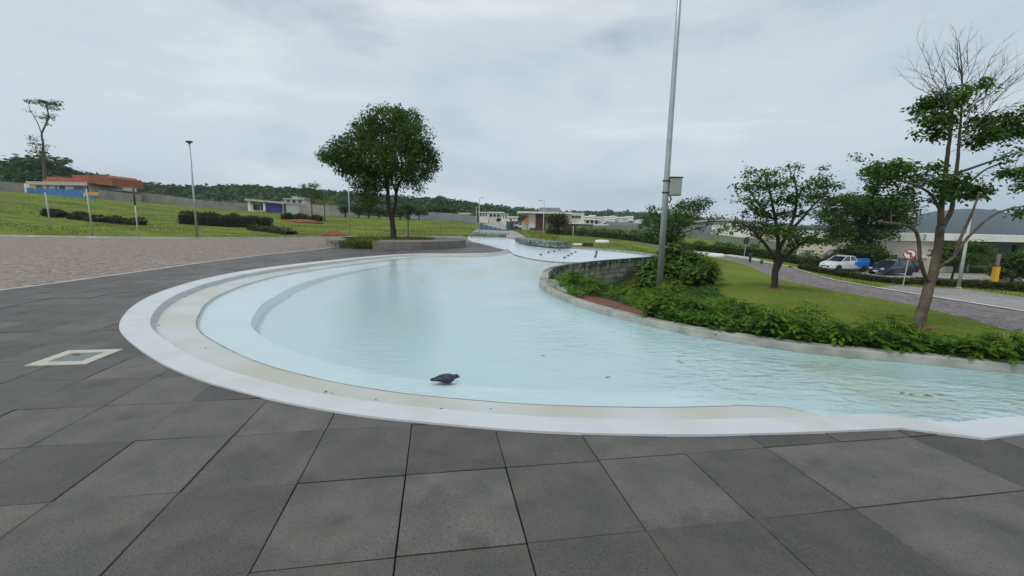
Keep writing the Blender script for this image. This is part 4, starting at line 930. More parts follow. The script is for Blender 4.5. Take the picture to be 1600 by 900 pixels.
# low branched tree with flat sprays by the road
Y2 = 17.
tree('spreading_tree', 'low branched spreading tree with flat leafy tiers on the lawn beside the road', (1210, 450), Y2,
     [(.13, .10, [(1210, 452, 0), (1211, 430, 0), (1214, 408, 0), (1216, 390, 0)]), (.07, .03, [(1213, 408, 0), (1203, 392, -.2), (1190, 375, -.4), (1170, 355, -.5), (1155, 348, -.5)]), (.08, .03, [(1216, 392, 0), (1215, 365, .2), (1210, 335, .3), (1203, 300, .2), (1195, 275, .1)]),
      (.08, .03, [(1216, 392, 0), (1228, 368, -.2), (1240, 340, -.3), (1245, 305, -.2), (1240, 272, 0)]), (.06, .025, [(1230, 365, -.2), (1250, 345, 0), (1270, 322, .2), (1292, 300, .3)]), (.08, .03, [(1212, 425, 0), (1222, 408, -.1), (1235, 394, -.2), (1252, 380, -.2), (1275, 368, -.1)]), (.05, .02, [(1212, 345, .3), (1190, 325, .4), (1172, 300, .3), (1160, 288, .2)]), (.04, .02, [(1240, 340, -.3), (1262, 330, -.5), (1290, 318, -.6)])],
     [(1163, 290, 14, 5), (1180, 277, 16, 6), (1196, 268, 10, 5, .8), (1218, 270, 11, 5, .7), (1240, 263, 12, 4, .8), (1186, 295, 18, 6), (1213, 290, 18, 7), (1234, 281, 14, 5, .8), (1262, 289, 14, 6), (1282, 279, 15, 5), (1297, 288, 18, 7), (1268, 303, 22, 6), (1165, 312, 12, 5, .8), (1190, 315, 20, 6), (1222, 310, 18, 6), (1248, 312, 20, 7), (1178, 333, 20, 6), (1208, 335, 22, 7), (1240, 334, 16, 6), (1282, 310, 18, 7),
      (1150, 352, 12, 6, .8), (1170, 357, 18, 6), (1200, 356, 22, 8), (1225, 360, 22, 8), (1190, 370, 16, 6, .8), (1245, 373, 20, 8), (1262, 365, 14, 5, .8), (1235, 388, 16, 5, .7), (1280, 372, 16, 6), (1278, 395, 7, 7, .6), (1128, 357, 7, 4, .5), (1140, 345, 7, 3, .5), (1252, 333, 10, 5, .5), (1295, 262, 5, 2, .5), (1167, 268, 5, 3, .5)],
     'lf_mid', .125, 26, 34, .125, flat=.6, padh=1.35, droop=.35, depth=1.1, bark='barkdark', twigs=300, aspect=.5)

# tree with dead top at the right
Y3 = 10.2
tree('dying_tree', 'tall leaning tree with bare grey twigs above its leafy tiers at right edge', (1437, 512), Y3,
     [(.118, .082, [(1434, 514, 0), (1443, 480, 0), (1453, 446, 0), (1460, 420, 0), (1466, 390, 0), (1470, 352, 0)]), (.05, .026, [(1452, 440, 0), (1444, 428, -.1), (1437, 405, -.2), (1436, 382, -.2), (1431, 362, -.3), (1416, 352, -.4), (1392, 349, -.5), (1372, 346, -.6)]),
      (.066, .022, [(1470, 354, 0), (1471, 325, 0), (1474, 295, .05), (1479, 255, .1), (1483, 224, .1), (1487, 185, 0), (1490, 150, 0)]), (.056, .006, [(1471, 358, 0), (1486, 330, .15), (1490, 300, .2), (1496, 255, .2), (1499, 215, .2), (1503, 160, .1), (1503, 110, .1), (1498, 62, .1)]),
      (.036, .016, [(1469, 330, 0), (1460, 312, -.2), (1450, 300, -.3), (1428, 288, -.5), (1400, 280, -.6), (1372, 275, -.7)]), (.045, .016, [(1460, 425, 0), (1472, 414, -.1), (1490, 402, -.2), (1512, 372, -.3), (1540, 345, -.4), (1566, 330, -.5), (1600, 322, -.5)]), (.04, .018, [(1490, 402, -.2), (1502, 370, -.1), (1520, 330, 0), (1530, 300, 0)]),
      (.035, .015, [(1497, 270, .2), (1520, 262, .1), (1555, 250, 0), (1600, 236, 0)]), (.03, .014, [(1490, 300, .2), (1515, 285, .3), (1545, 262, .4), (1590, 250, .4)]), (.02, .01, [(1436, 382, -.2), (1430, 360, 0), (1432, 335, 0), (1424, 318, 0)])],
     [(1385, 262, 28, 7), (1362, 272, 16, 7), (1345, 247, 7, 4, .5), (1410, 266, 18, 7), (1370, 290, 16, 7, .8), (1395, 281, 18, 6, .8), (1415, 300, 14, 6, .7), (1452, 262, 14, 5, .7), (1440, 280, 16, 6), (1468, 282, 12, 8, .8), (1362, 303, 10, 6, .6), (1400, 310, 14, 7, .7), (1425, 325, 6, 10, .4),
      (1478, 150, 14, 9), (1460, 160, 20, 8), (1440, 168, 16, 6, .7), (1500, 152, 13, 8, .8), (1520, 135, 8, 5, .4), (1545, 125, 9, 5, .6), (1535, 140, 6, 4, .4), (1452, 184, 16, 7), (1478, 185, 14, 8), (1470, 205, 14, 8), (1445, 205, 6, 5, .4), (1515, 165, 10, 6, .5),
      (1530, 192, 16, 7), (1558, 190, 18, 8), (1585, 200, 18, 9), (1545, 212, 16, 8), (1525, 218, 14, 9), (1570, 218, 12, 6, .6), (1590, 178, 9, 7, .8), (1505, 200, 7, 5, .5),
      (1485, 295, 16, 9), (1510, 298, 16, 9), (1530, 302, 14, 8), (1500, 280, 14, 6, .7), (1475, 305, 10, 7, .7), (1540, 290, 8, 5, .4), (1560, 270, 10, 5, .5), (1585, 268, 14, 6, .8), (1592, 290, 10, 6, .8), (1590, 240, 12, 4, .6), (1566, 248, 8, 4, .5), (1600, 330, 12, 6, .8), (1470, 252, 6, 5, .4), (1620, 200, 20, 12), (1625, 270, 20, 10)],
     'lf_mid', .098, 26, 36, .09, flat=.65, padh=1.35, droop=.4, depth=.7, twigs=320, aspect=.52,
     bare=[(1490, 175, 1462, 62+12, 0, .1, .014, 2), (1478, 165, 1432, 62, 0, -.1, .013, 2), (1485, 170, 1420, 92, 0, -.3, .010, 2), (1475, 165, 1400, 106, 0, -.3, .009, 1), (1488, 150, 1450, 85, .1, .2, .010, 2),
           (1503, 130, 1492, 48, .1, .1, .016, 2), (1503, 140, 1515, 50, .1, .3, .013, 2), (1503, 150, 1535, 70, .1, .2, .012, 2), (1505, 165, 1562, 70, .1, .1, .014, 2), (1505, 175, 1588, 88, .1, .2, .014, 2), (1510, 180, 1606, 95, .1, 0, .015, 2), (1520, 200, 1598, 108, .2, .4, .013, 2), (1505, 200, 1575, 100, .2, .4, .012, 2), (1500, 215, 1606, 150, .2, -.2, .012, 2), (1503, 120, 1480, 75, .1, -.2, .009, 1), (1530, 190, 1640, 60, 0, 0, .013, 2)])

# spreading tree behind the mast
tree('spreading_tree', 'dark flat topped many stemmed tree just behind the tall mast', (1044, 396), 31.,
     [(.12, .08, [(1044, 398, 0), (1045, 385, 0), (1047, 372, 0)]), (.06, .03, [(1045, 378, 0), (1040, 365, 0), (1030, 350, 0), (1018, 340, 0)]), (.06, .03, [(1047, 374, 0), (1052, 355, .3), (1060, 335, .5), (1080, 322, .6)]), (.06, .03, [(1047, 380, 0), (1058, 365, -.3), (1072, 352, -.5), (1095, 335, -.5)]), (.04, .02, [(1060, 366, -.3), (1080, 360, -.6), (1105, 352, -.8), (1118, 345, -.8)]), (.05, .02, [(1044, 385, 0), (1035, 375, .2), (1015, 370, .3)])],
     [(1017, 330, 9, 6), (1012, 340, 8, 5), (1030, 342, 14, 8), (1050, 328, 20, 7), (1075, 318, 18, 6), (1095, 315, 14, 6), (1112, 313, 8, 3, .7), (1062, 342, 24, 10), (1085, 332, 16, 8), (1105, 325, 6, 6, .8), (1045, 357, 20, 9), (1022, 360, 16, 8), (1010, 372, 10, 5, .8), (1042, 373, 18, 6), (1062, 370, 14, 6, .8), (1078, 350, 12, 6, .6), (1098, 355, 10, 3, .6), (1114, 345, 8, 5), (1126, 341, 5, 2), (1122, 361, 5, 3), (1130, 360, 6, 4)],
     'lf_mid', .19, 22, 48, .2, flat=.6, padh=1.2, depth=1.6, bark='barkdark', twigs=120, aspect=.5)
# dark mass behind the cars
tree('car_park_tree', 'broad dark tree standing behind the parked white and blue pickup', (1361, 425), 48.,
     [(.2, .14, [(1361, 427, 0), (1361, 400, 0), (1360, 380, 0)]), (.12, .05, [(1360, 382, 0), (1340, 360, 0), (1310, 340, 0), (1285, 330, 0)]), (.12, .05, [(1360, 382, 0), (1370, 350, 0), (1385, 330, 0), (1410, 320, 0)]), (.1, .04, [(1360, 382, 0), (1352, 345, .5), (1345, 315, .6)])],
     [(1330, 312, 18, 9), (1318, 322, 30, 14), (1350, 320, 30, 14), (1380, 322, 26, 14), (1405, 325, 20, 12), (1300, 340, 22, 10), (1335, 342, 32, 14), (1370, 345, 30, 14), (1405, 345, 20, 14, .9), (1282, 332, 10, 5, .7), (1310, 362, 20, 12), (1340, 366, 28, 12), (1375, 362, 22, 10), (1300, 378, 12, 8, .6), (1420, 310, 10, 9, .7), (1430, 330, 6, 8, .6), (1395, 372, 8, 4, .5)],
     'lf_mid', .30, 18, 70, .36, flat=.5, depth=2.5, bark='barkdark', twigs=120, aspect=.55)
tree('bushy_tree', 'round bushy low tree right behind the blue car and pickup', (1345, 423), 45.5,
     [(.12, .06, [(1345, 425, 0), (1345, 410, 0), (1346, 395, 0)])],
     [(1330, 392, 22, 10), (1355, 388, 24, 10), (1345, 402, 32, 9), (1372, 398, 14, 9), (1318, 402, 12, 7), (1385, 404, 8, 5, .7)], 'lf_dark', .26, 20, 90, .26, flat=.6, depth=1.5, bark='barkdark', twigs=30, aspect=.55)
# trees and bushes near the gatehouse
for i, (x, b, Y, pads, lab, lf) in enumerate([
    (1486, 441, 38, [(1510, 385, 26, 8), (1490, 392, 22, 8), (1528, 392, 18, 8), (1505, 402, 28, 8), (1470, 398, 12, 6)], 'mid green leaning tree under the edge of the gatehouse canopy', 'lf_mid'),
    (1580, 440, 41, [(1575, 408, 18, 12), (1595, 402, 16, 10), (1570, 425, 20, 10), (1598, 425, 16, 10), (1620, 410, 20, 16)], 'dark bushy tree at the right edge beside the yellow sleeved post', 'lf_dark'),
    (1290, 392, 85, [(1290, 385, 12, 6), (1275, 388, 8, 5)], 'small far tree above the white utility cabinet', 'lf_far')]):
    tree('bushy_tree', lab, (x, b), Y, [(.1, .06, [(x, b+2, 0), (x+4, b-15, 0), (pads[0][0], pads[0][1]+4, 0)])], pads, lf, .26, 18, 80, .26, flat=.5, depth=1.2, bark='barkdark', twigs=24, aspect=.55)
tree('slender_tree', 'pale sapling in front of the white building beyond the road', (1121, 388), 62, [(.06, .03, [(1121, 389, 0), (1122, 375, 0), (1123, 364, 0)])], [(1123, 360, 7, 3), (1130, 358, 5, 3), (1117, 363, 5, 3)], 'lf_far', .22, 12, 60, .22, twigs=10)
# young trees on the far side, left
tree('young_tree', 'slim young tree with an airy rounded top before the grey boundary walls', (488, 340), 88., [(.14, .07, [(488, 342, 0), (487, 325, 0), (486, 308, 0)])], [(478, 292, 9, 5), (490, 290, 8, 5), (485, 300, 15, 6), (494, 306, 8, 5), (475, 304, 6, 4), (485, 311, 9, 4)], 'lf_mid', .42, 14, 90, .38, flat=.5, depth=2, twigs=20)
tree('young_tree', 'lower pale green young tree right of the slim airy one', (508, 340), 86., [(.12, .06, [(508, 342, 0), (507, 328, 0), (507, 318, 0)])], [(508, 310, 10, 5), (502, 317, 7, 4), (514, 316, 7, 4)], 'lf_lt', .4, 14, 80, .35, flat=.5, depth=2, twigs=14)
tree('tall_thin_tree', 'very tall bare stemmed tree with a small umbrella top behind the brick house', (71, 298), 118.,
     [(.42, .26, [(71, 300, 0), (69, 262, 0), (67, 238, 0)]), (.26, .12, [(67, 240, 0), (67, 222, 0), (65, 210, 0), (70, 198, 0), (76, 182, 0), (73, 166, 0), (80, 160, 0)]), (.12, .05, [(65, 210, 0), (60, 195, 0), (52, 180, 0), (47, 172, 0), (45, 165, 0)]), (.1, .04, [(68, 250, 0), (58, 240, 0), (52, 232, 0)]), (.1, .04, [(69, 255, 0), (78, 248, 0), (86, 246, 0)])],
     [(57, 158, 13, 4), (72, 161, 16, 4), (86, 161, 9, 5), (80, 168, 10, 3), (70, 184, 8, 3), (80, 182, 8, 3), (76, 192, 6, 2, .7), (54, 217, 8, 3), (62, 228, 12, 4), (55, 236, 10, 3, .8), (80, 246, 12, 4, .8), (70, 240, 6, 3, .6), (47, 173, 2, 1, .4)],
     'lf_far', .62, 10, 95, .5, flat=.4, depth=2.5, bark='bark', twigs=60)
tree('round_tree', 'round brownish crowned tree before the beige modern house', (871, 362), 70., [(.2, .12, [(871, 364, 0), (872, 355, 0), (872, 350, 0)])], [(872, 345, 17, 10, 1.6), (865, 343, 10, 8), (880, 346, 9, 8), (873, 338, 12, 4)], 'lf_brown', .3, 16, 110, .3, flat=.8, depth=1.2, bark='barkdark', twigs=20)

# a kind of far tree: a lumpy crown of leaf sprays on a short trunk, built once per variant and copied
def far_proto(k):
    r_ = empty('broad_tree', (0, 0, 0)); mb = MB(); h = 1.
    pads = []
    for _ in range(8+k):
        a = RNG.uniform(0, 6.28); q = RNG.uniform(0, .42); pads.append(((q*math.cos(a), q*math.sin(a), RNG.uniform(.42, .80)), (RNG.uniform(.16, .26), RNG.uniform(.16, .26), RNG.uniform(.10, .17)), 1.))
    P, _ = clumpcloud(pads, 12, 17, .045, .7)
    mb.tube([(0, 0, -.08), (.02, .01, .25), (-.01, 0, .55)], [.045, .033, .015], 6)
    for p in pads[:6]: mb.tube([(0.01, 0, .28+.02*k), tuple(np.array(p[0])*.6+np.array([0, 0, .2])), p[0]], [.018, .012, .005], 4)
    mb.build('trunk', M['barkdark'], r_); leaves('crown', P, .085, 'lf_far', r_, droop=.35, aspect=.6); return r_
protos = [far_proto(k) for k in range(4)]; used = [False]*4
def place_far(x, y, h, wf, label, group, z=None):
    k = random.randrange(4)
    o = protos[k] if not used[k] else copy_tree(protos[k]); used[k] = True
    o.location = (x, y, T(x, y) if z is None else z); o.rotation_euler = (0, 0, random.uniform(0, 6.28)); o.scale = (h*wf, h*wf, h)
    return tag(o, label, 'tree', group)

# ------------------------------------------------------------------ far land: hills, woods, mountain
def ridge(name, prof, Y, m, back=1.3, zb=-12, bump_=1.0, front=None):
    """a hill whose skyline passes through (px, py) points at depth Y; it falls away in front and behind"""
    X = [p[0] for p in prof]; V = []; nx = 90; rows = [(.72 if front is None else front, 0.), (.8, .35), (.88, .68), (.95, .92), (1., 1.), (1.1, .9), (back, 0.)]
    for r_, q in rows:
        for i in range(nx):
            px = X[0]+(X[-1]-X[0])*i/(nx-1); py = np.interp(px, X, [p[1] for p in prof])
            x, y, z = G(px, py, Y=Y); z -= 0.; nz = (RNG.normal(0, .004*Y*bump_)) if 0 < q < 1 else 0
            V.append((x*r_, y*r_, zb+(z-zb)*q+nz))
    F = [(j*nx+i, j*nx+i+1, (j+1)*nx+i+1, (j+1)*nx+i) for j in range(len(rows)-1) for i in range(nx-1)]
    return tag(mkmesh(name, V, F, M[m], smooth=True), kind='structure')
M['hillm'] = mat('wooded_hill', (.030, .058, .018), .95, 0, .02, col2=(.065, .105, .028), spec=.05, bump=1., bscale=.12)
M['mount'] = mat('far_mountain', (.022, .036, .022), .95, .25, .004, spec=.05)
hillA = [(-260, 262), (-80, 262), (0, 268), (60, 272), (130, 280), (200, 290), (250, 297), (300, 300), (350, 299), (400, 298), (450, 302), (500, 306), (550, 309), (600, 313), (650, 317), (700, 321), (740, 328), (790, 336), (830, 342), (900, 346)]
hillB = [(600, 326), (700, 324), (730, 324), (790, 329), (830, 333), (880, 337), (930, 338), (960, 336), (1000, 339), (1060, 343), (1120, 350), (1200, 357), (1300, 362)]
ridge('wooded_hill', hillA, 300, 'hillm', zb=-3)
ridge('far_hill', hillB, 560, 'hillm', zb=-14)
ridge('mountain', [(1080, 368), (1150, 361), (1200, 356), (1260, 352), (1330, 351), (1392, 351), (1410, 345), (1425, 340), (1443, 334), (1460, 330), (1480, 328.5), (1500, 326.5), (1530, 326), (1560, 329), (1600, 338), (1640, 346), (1700, 360)], 1450, 'mount', zb=-40, bump_=.9)
def wood(name, prof, Y, n_, lo, hi, leaf, size, per, crown, label, ymin=.80):
    """a far-off wood that reads as one mass: crowns packed over the hill's near side and skyline"""
    X = [p[0] for p in prof]; pts = []
    for _ in range(n_):
        px = RNG.uniform(X[0], X[-1]); py = np.interp(px, X, [p[1] for p in prof]); r_ = RNG.uniform(ymin, 1.02)
        if RNG.uniform() < .35: r_ = RNG.uniform(.97, 1.01)
        x, y, z = G(px, py, Y=Y); zb = lo
        q = np.interp(r_, [.72, .8, .88, .95, 1., 1.1], [0, .35, .68, .92, 1., .9]); zc = zb+(z-zb)*q
        c = crown*RNG.uniform(.55, 1.35); k = per
        s = RNG.normal(0, 1, (k, 3)); s /= np.linalg.norm(s, axis=1)[:, None]; s[:, 2] = np.abs(s[:, 2])*.8
        pts.append(np.array([x*r_, y*r_, zc+hi*RNG.uniform(-.35, .35)])+s*c*RNG.uniform(.75, 1, (k, 1)))
    P = np.concatenate(pts); o = leaves(name, P, size, leaf, droop=.2, aspect=.75); return tag(o, label, 'wood', kind='stuff')
wood('far_wood', hillA, 300, 900, -3, 1.8, 'lf_far', 2.6, 62, 4.6, 'dark wooded hillside running across behind the field')
wood('distant_wood', hillB, 560, 700, -14, 2.5, 'lf_far', 4.2, 46, 6.5, 'bluish wooded hill far off behind the houses')

# trees on the rise behind the brick house: big crowns against the sky
for px, py, Y, h in [(-40, 240, 150, 17), (-5, 246, 150, 16), (20, 250, 155, 15), (42, 238, 150, 18), (62, 246, 145, 16), (88, 253, 150, 15), (105, 260, 150, 13), (125, 267, 155, 11), (145, 273, 160, 10), (28, 262, 130, 13), (0, 262, 128, 13), (75, 266, 130, 11), (110, 274, 132, 10), (-30, 262, 130, 14), (50, 268, 126, 12)]:
    x, y, z = G(px, py, Y=Y); place_far(x, y, h, random.uniform(.95, 1.3), 'tall dark tree behind the brick house', 'trees on the rise behind the brick house', z=z-h*.93)
x, y, z = G(4, 277, Y=105); o = place_far(x, y, 8, 1.2, 'bright green rounded tree at the left edge in front of the dark trees', None, z=z-7.3)
# skyline trees along the ridge
for px, py, h in [(252, 290, 9), (268, 293, 8), (312, 291, 9), (345, 292, 9), (352, 290, 8), (366, 293, 8), (383, 290, 10), (415, 291, 9), (440, 293, 8), (520, 298, 9), (545, 299, 9), (572, 303, 8), (612, 305, 9), (690, 306, 12), (683, 310, 10), (718, 310, 11), (735, 318, 9)]:
    x, y, z = G(px, py, Y=290); place_far(x, y, h, random.uniform(.9, 1.5), 'far tree rising above the wooded skyline', 'trees along the wooded skyline', z=z-h*.92)
# darker trees in the field behind the planter tree and along the estate
for px, py, Y, h in [(575, 318, 118, 8), (592, 322, 120, 7), (640, 318, 118, 8.5), (655, 326, 122, 7), (668, 322, 130, 9), (690, 322, 135, 9), (705, 324, 140, 8), (625, 328, 112, 6), (560, 330, 115, 5.5), (540, 330, 116, 5)]:
    x, y, z = G(px, py, Y=Y); g = T(x, y); hh = max(3.5, (z-g)*1.07); place_far(x, y, hh, random.uniform(1.3, 1.8), 'dark tree in the row behind the planter', 'trees in the row behind the round planter')
for px, py, Y in [(780, 345, 150), (792, 343, 155), (806, 345, 150), (842, 347, 120), (735, 340, 130), (955, 352, 118), (1010, 358, 88)]:
    x, y, z = G(px, py, Y=Y); g = T(x, y); hh = max(2.5, (z-g)*1.1); place_far(x, y, hh, 1.1, 'small tree among the far houses', 'small trees among the far houses')

# ------------------------------------------------------------------ buildings
def win(root, c, w_, h_, rz, frame='white', glass='glass', div=1, inset=0.):
    """window with frame, facing local -y of angle rz, proud of the wall"""
    f = MB(); t = .07*max(1, h_/1.5); d = Vector((math.cos(rz), math.sin(rz))); nrm = Vector((math.sin(rz), -math.cos(rz)))
    def B(mb, u, z, ww, hh, dep, o): p = (c[0]+d.x*u+nrm.x*o, c[1]+d.y*u+nrm.y*o, c[2]+z); mb.box(p, (ww, dep, hh), rz)
    for s in (-1, 1): B(f, s*(w_/2-t/2), 0, t, h_, .1, .03)
    for s in (-1, 1): B(f, 0, s*(h_/2-t/2), w_-2*t-.002, t, .1, .03)
    for k in range(1, div): B(f, -w_/2+w_*k/div, 0, t*.7, h_-2*t-.004, .08, .03)
    fo = f.build('window', M[frame], root); g = MB(); B(g, 0, 0, w_-2*t, h_-2*t, .03, .0); g.build('pane', M[glass], fo); return fo
class Frame:
    """a building laid out on a base line seen between two picture columns, both at their own depth"""
    def __init__(s, name, pxA, YA, pxB, YB, label, cat='house', group=None):
        a = G(pxA, 380, Y=YA); b = G(pxB, 380, Y=YB); s.o = np.array(a[:2]); v = np.array(b[:2])-s.o; s.L = float(np.linalg.norm(v)); s.rz = math.atan2(v[1], v[0])
        s.z = min(T(*a[:2]), T(*b[:2])); s.root = empty(name, (s.o[0], s.o[1], s.z), s.rz, label, cat, group); s.pxA, s.pxB = pxA, pxB; s.YA, s.YB = YA, YB
    def h(s, px, py):
        """height above the base of a picture point on the front plane"""
        u = CM @ np.array([(px-800)/FPX, (450-py)/FPX, -1.]); d = np.array([math.cos(s.rz), math.sin(s.rz)])
        # intersect with the vertical front plane
        n_ = np.array([-d[1], d[0]]); t = (s.o@n_)/(u[0]*n_[0]+u[1]*n_[1]); p = u*t; return float((p[:2]-s.o)@d), float(EYE+p[2]-s.z)
    def box(s, name, x0, x1, z0, z1, y0, y1, m, parent=None, bevel=0):
        o = MB().box(((x0+x1)/2, (y0+y1)/2, (z0+z1)/2), (x1-x0, y1-y0, z1-z0)).build(name, M[m], parent or s.root, bevel=bevel); return o
    def pbox(s, name, px0, py0, px1, py1, y0, y1, m, parent=None):
        a = s.h(px0, py0); b = s.h(px1, py1); z0, z1 = min(a[1], b[1]), max(a[1], b[1]); return s.box(name, a[0], b[0], z0, z1, y0, y1, m, parent)
    def win(s, px0, py0, px1, py1, frame='white', div=1, y=-.02, glass='glass'):
        a = s.h(px0, py0); b = s.h(px1, py1); return win(s.root, ((a[0]+b[0])/2, y, (a[1]+b[1])/2), abs(b[0]-a[0]), abs(a[1]-b[1]), 0, frame, glass, div)

# house under construction with raw clay upper walls
f = Frame('unfinished_house', 46, 104, 178, 104, 'unfinished house with raw orange brick upper walls behind blue hoarding', 'house')
f.box('wall', 0, f.h(140, 300)[0], -1.5, f.h(60, 287)[1], 0, 9, 'white'); f.pbox('floor_slab', 46, 288.5, 141, 285.5, -.8, 9.2, 'conc_light')
f.pbox('side_wall', 141, 313, 168, 297, 2.5, 9, 'brown')
x0, z0 = f.h(46, 285.4); x1, z1 = f.h(140, 273)
V = []; mb = MB()
for a, b, t_ in [((46, 285.4), (63, 279), 3.), ((63, 285.4), (89, 275.5), 1.5), ((89, 285.4), (110, 277), 1.2), ((110, 285.4), (141, 273.5), .6)]:
    p = f.h(*a); q = f.h(*b); mb.box(((p[0]+q[0])/2, t_+2.5, (p[1]+q[1])/2), (q[0]-p[0]-.01, 5, q[1]-p[1]))
    f.root
    o = mb.build('brick_wall', M['clay'], f.root); mb = MB()
a = f.h(141, 286); b = f.h(180, 291); c_ = f.h(177, 278); d_ = f.h(166, 273.5); e_ = f.h(141, 274)
P = [(a[0]+.02, a[1]), (b[0], b[1]), (c_[0], c_[1]), (c_[0]-1.2, d_[1]-.3), (d_[0], d_[1]), (e_[0]+.02, e_[1])]
mb = MB(); n_ = len(P); V = [(x, -.6, z) for x, z in P]+[(x, 8, z) for x, z in P]
mb.add(V, [tuple(range(n_)), tuple(range(n_, 2*n_))[::-1]]+[(i, i+n_, (i+1) % n_+n_, (i+1) % n_) for i in range(n_)]); mb.build('brick_gable', M['brick'], f.root)
for w_ in [(57, 289.5, 67, 295), (93, 290, 103, 299), (115, 289, 133, 299)]: f.win(*w_, frame='conc_light', div=3 if w_[0] == 57 else 2)
f.pbox('pillar', 71, 300, 75, 288.6, -.5, -.1, 'conc_light'); f.pbox('pillar', 85, 300, 88, 288.6, -.5, -.1, 'conc_light'); f.pbox('pillar', 134, 302, 138, 286, -.5, -.1, 'concrete')
h_ = Frame('hoarding', 53, 99, 139, 95, 'bright blue site hoarding in front of the unfinished house', 'hoarding')
for i in range(9):
    a = h_.L*i/9; h_.box('panel', a+.02, a+h_.L/9-.02, -.8, [1.75, 1.6, 1.65, 1.5, 1.6, 1.55, 1.45, 1.5, 1.4][i]*1.22, 0, .08, 'blue')
h_.pbox('yellow_panel', 46, 304, 53, 290, .1, .2, 'yellow'); 
h_ = Frame('hoarding', 141, 95, 162, 95, 'low ochre and blue site hoarding at the right corner of the brick house', 'hoarding'); h_.box('panel', 0, h_.L, .75, 1.5, 0, .08, 'yellow'); h_.box('panel', 0, h_.L*.8, -.6, .74, 0, .08, 'blue')
def wall_thing(name, A, B, hA, hB, m, label, cat='wall', t=.25, n_=1, gap=0.):
    """boundary wall from picture column/depth A to B, heights at both ends, standing on the ground"""
    a = GT(*A); b = GT(*B); root = None; mb = MB(); k = max(2, int(math.hypot(b[0]-a[0], b[1]-a[1])/6))
    for i in range(k):
        u, v = i/k, (i+1)/k; p = (a[0]+(b[0]-a[0])*u, a[1]+(b[1]-a[1])*u); q = (a[0]+(b[0]-a[0])*v, a[1]+(b[1]-a[1])*v); zp, zq = T(*p), T(*q)
        mb.slab(p, q, t, zp-.6, zq-.6, zp+hA+(hB-hA)*u, zq+hA+(hB-hA)*v)
    return tag(mb.build(name, M[m]), label, cat)
wall_thing('boundary_wall', (-60, 92), (50, 100), 1.9, 2.1, 'rough_wall', 'long bare grey wall left of the brick house')
wall_thing('boundary_wall', (163, 98), (228, 104), 2.0, 1.8, 'rough_wall', 'tall pale bare wall just right of the brick house')
wall_thing('boundary_wall', (185, 112), (300, 118), 2.5, 1.9, 'rough_wall', 'stepped grey wall climbing behind the black topped post')
wall_thing('boundary_wall', (282, 108), (400, 116), 1.9, 1.7, 'rough_wall', 'bare grey wall above the long dark hedge')
wall_thing('boundary_wall', (440, 122), (513, 122), 3.0, 2.7, 'rough_wall', 'pale grey wall behind the slim young tree')
wall_thing('boundary_wall', (509, 120), (556, 122), 3.6, 1.8, 'rough_wall', 'sloping topped pale wall right of the young trees')
wall_thing('boundary_wall', (640, 135), (745, 112), 2.2, 1.9, 'greywall', 'low grey green wall closing the field right of the dense tree')
# white tank house above the wall
f = Frame('small_house', 184, 130, 204, 130, 'small pale building with a flat roof right of the brick house', 'house'); top = f.h(194, 281)[1]
f.box('wall', 0, f.L, -1, top-.4, 0, 4, 'far_wall'); f.box('roof', -.4, f.L+.4, top-.4, top, -.4, 4.4, 'white'); f.win(187, 286, 191, 290); f.win(195, 286, 199, 290)
# house with the violet wall
f = Frame('modern_house', 389, 112, 447, 112, 'low modern house with sloping white roof and violet wall across the field', 'house')
f.box('wall', 0, f.L, -1, f.h(400, 319)[1], 1, 8, 'white')
a, b = f.h(389, 313.5), f.h(446, 318.5); a2 = f.h(389, 310.5); b2 = f.h(446, 316.5)
mb = MB(); mb.add([(a[0]-.6, -.8, a[1]), (b[0], -.8, b[1]), (b[0], 8, b[1]), (a[0]-.6, 8, a[1]), (a2[0]-.6, -.8, a2[1]), (b2[0], -.8, b2[1]), (b2[0], 8, b2[1]), (a2[0]-.6, 8, a2[1])], [(3, 2, 1, 0), (4, 5, 6, 7), (0, 1, 5, 4), (1, 2, 6, 5), (2, 3, 7, 6), (3, 0, 4, 7)]); mb.build('roof', M['conc_light'], f.root)
f.pbox('violet_wall', 415, 331, 437, 318.6, .3, .9, 'purple'); f.pbox('pillar', 389, 331, 392, 314, -.3, 0, 'white'); f.pbox('pillar', 412.5, 329, 415, 317, -.3, .2, 'white'); f.pbox('pillar', 445, 332, 447, 319, -.3, 0, 'dark')
f.win(392, 319, 403, 328, frame='dark', y=.98); f.win(404, 319, 412, 328, frame='dark', y=.98); f.win(431, 320, 436, 323, frame='dark', y=.25)
# group of far roofs left of centre
def simple_house(pxA, pxB, Y, py_top, wall, roof, label, rt=.35, wins=(), dep=8, group=None, over=.3, cat='house', win_h=1.1, zs=.55):
    f = Frame('house', pxA, Y, pxB, Y, label, cat, group); top = f.h((pxA+pxB)/2, py_top)[1]
    f.box('wall', 0, f.L, -2, top-rt, 0, dep, wall); f.box('roof', -over, f.L+over, top-rt, top, -over, dep+over, roof)
    for u in wins:
        w_ = min(1.6, f.L*.2); zc = top*zs; win(f.root, (f.L*u, -.02, zc), w_, min(win_h, top*.4), 0, 'conc_light')
    return f
simple_house(448, 478, 135, 310, 'far_wall', 'conc_light', 'pale flat roofed house behind the walls left of the slim tree', wins=(.2, .5, .8), zs=.8)
simple_house(461, 468, 140, 307, 'white', 'conc_light', 'white roof tank cube on the pale flat roofed houses', wins=())
simple_house(480, 508, 140, 313, 'clay', 'clay', 'reddish low house half hidden by the slim young tree', wins=(.3, .7), zs=.85)
simple_house(690, 716, 150, 334, 'far_wall', 'white', 'long low pale house at the right end of the wooded hill', wins=(.3, .7))
simple_house(717, 733, 140, 332.5, 'white', 'white', 'white cubic house left of the white lamp post', wins=(.4,))
f = simple_house(748, 762, 150, 331, 'white', 'far_wall', 'white two storey house just right of the lamp post', wins=(.2, .5, .8), zs=.75)
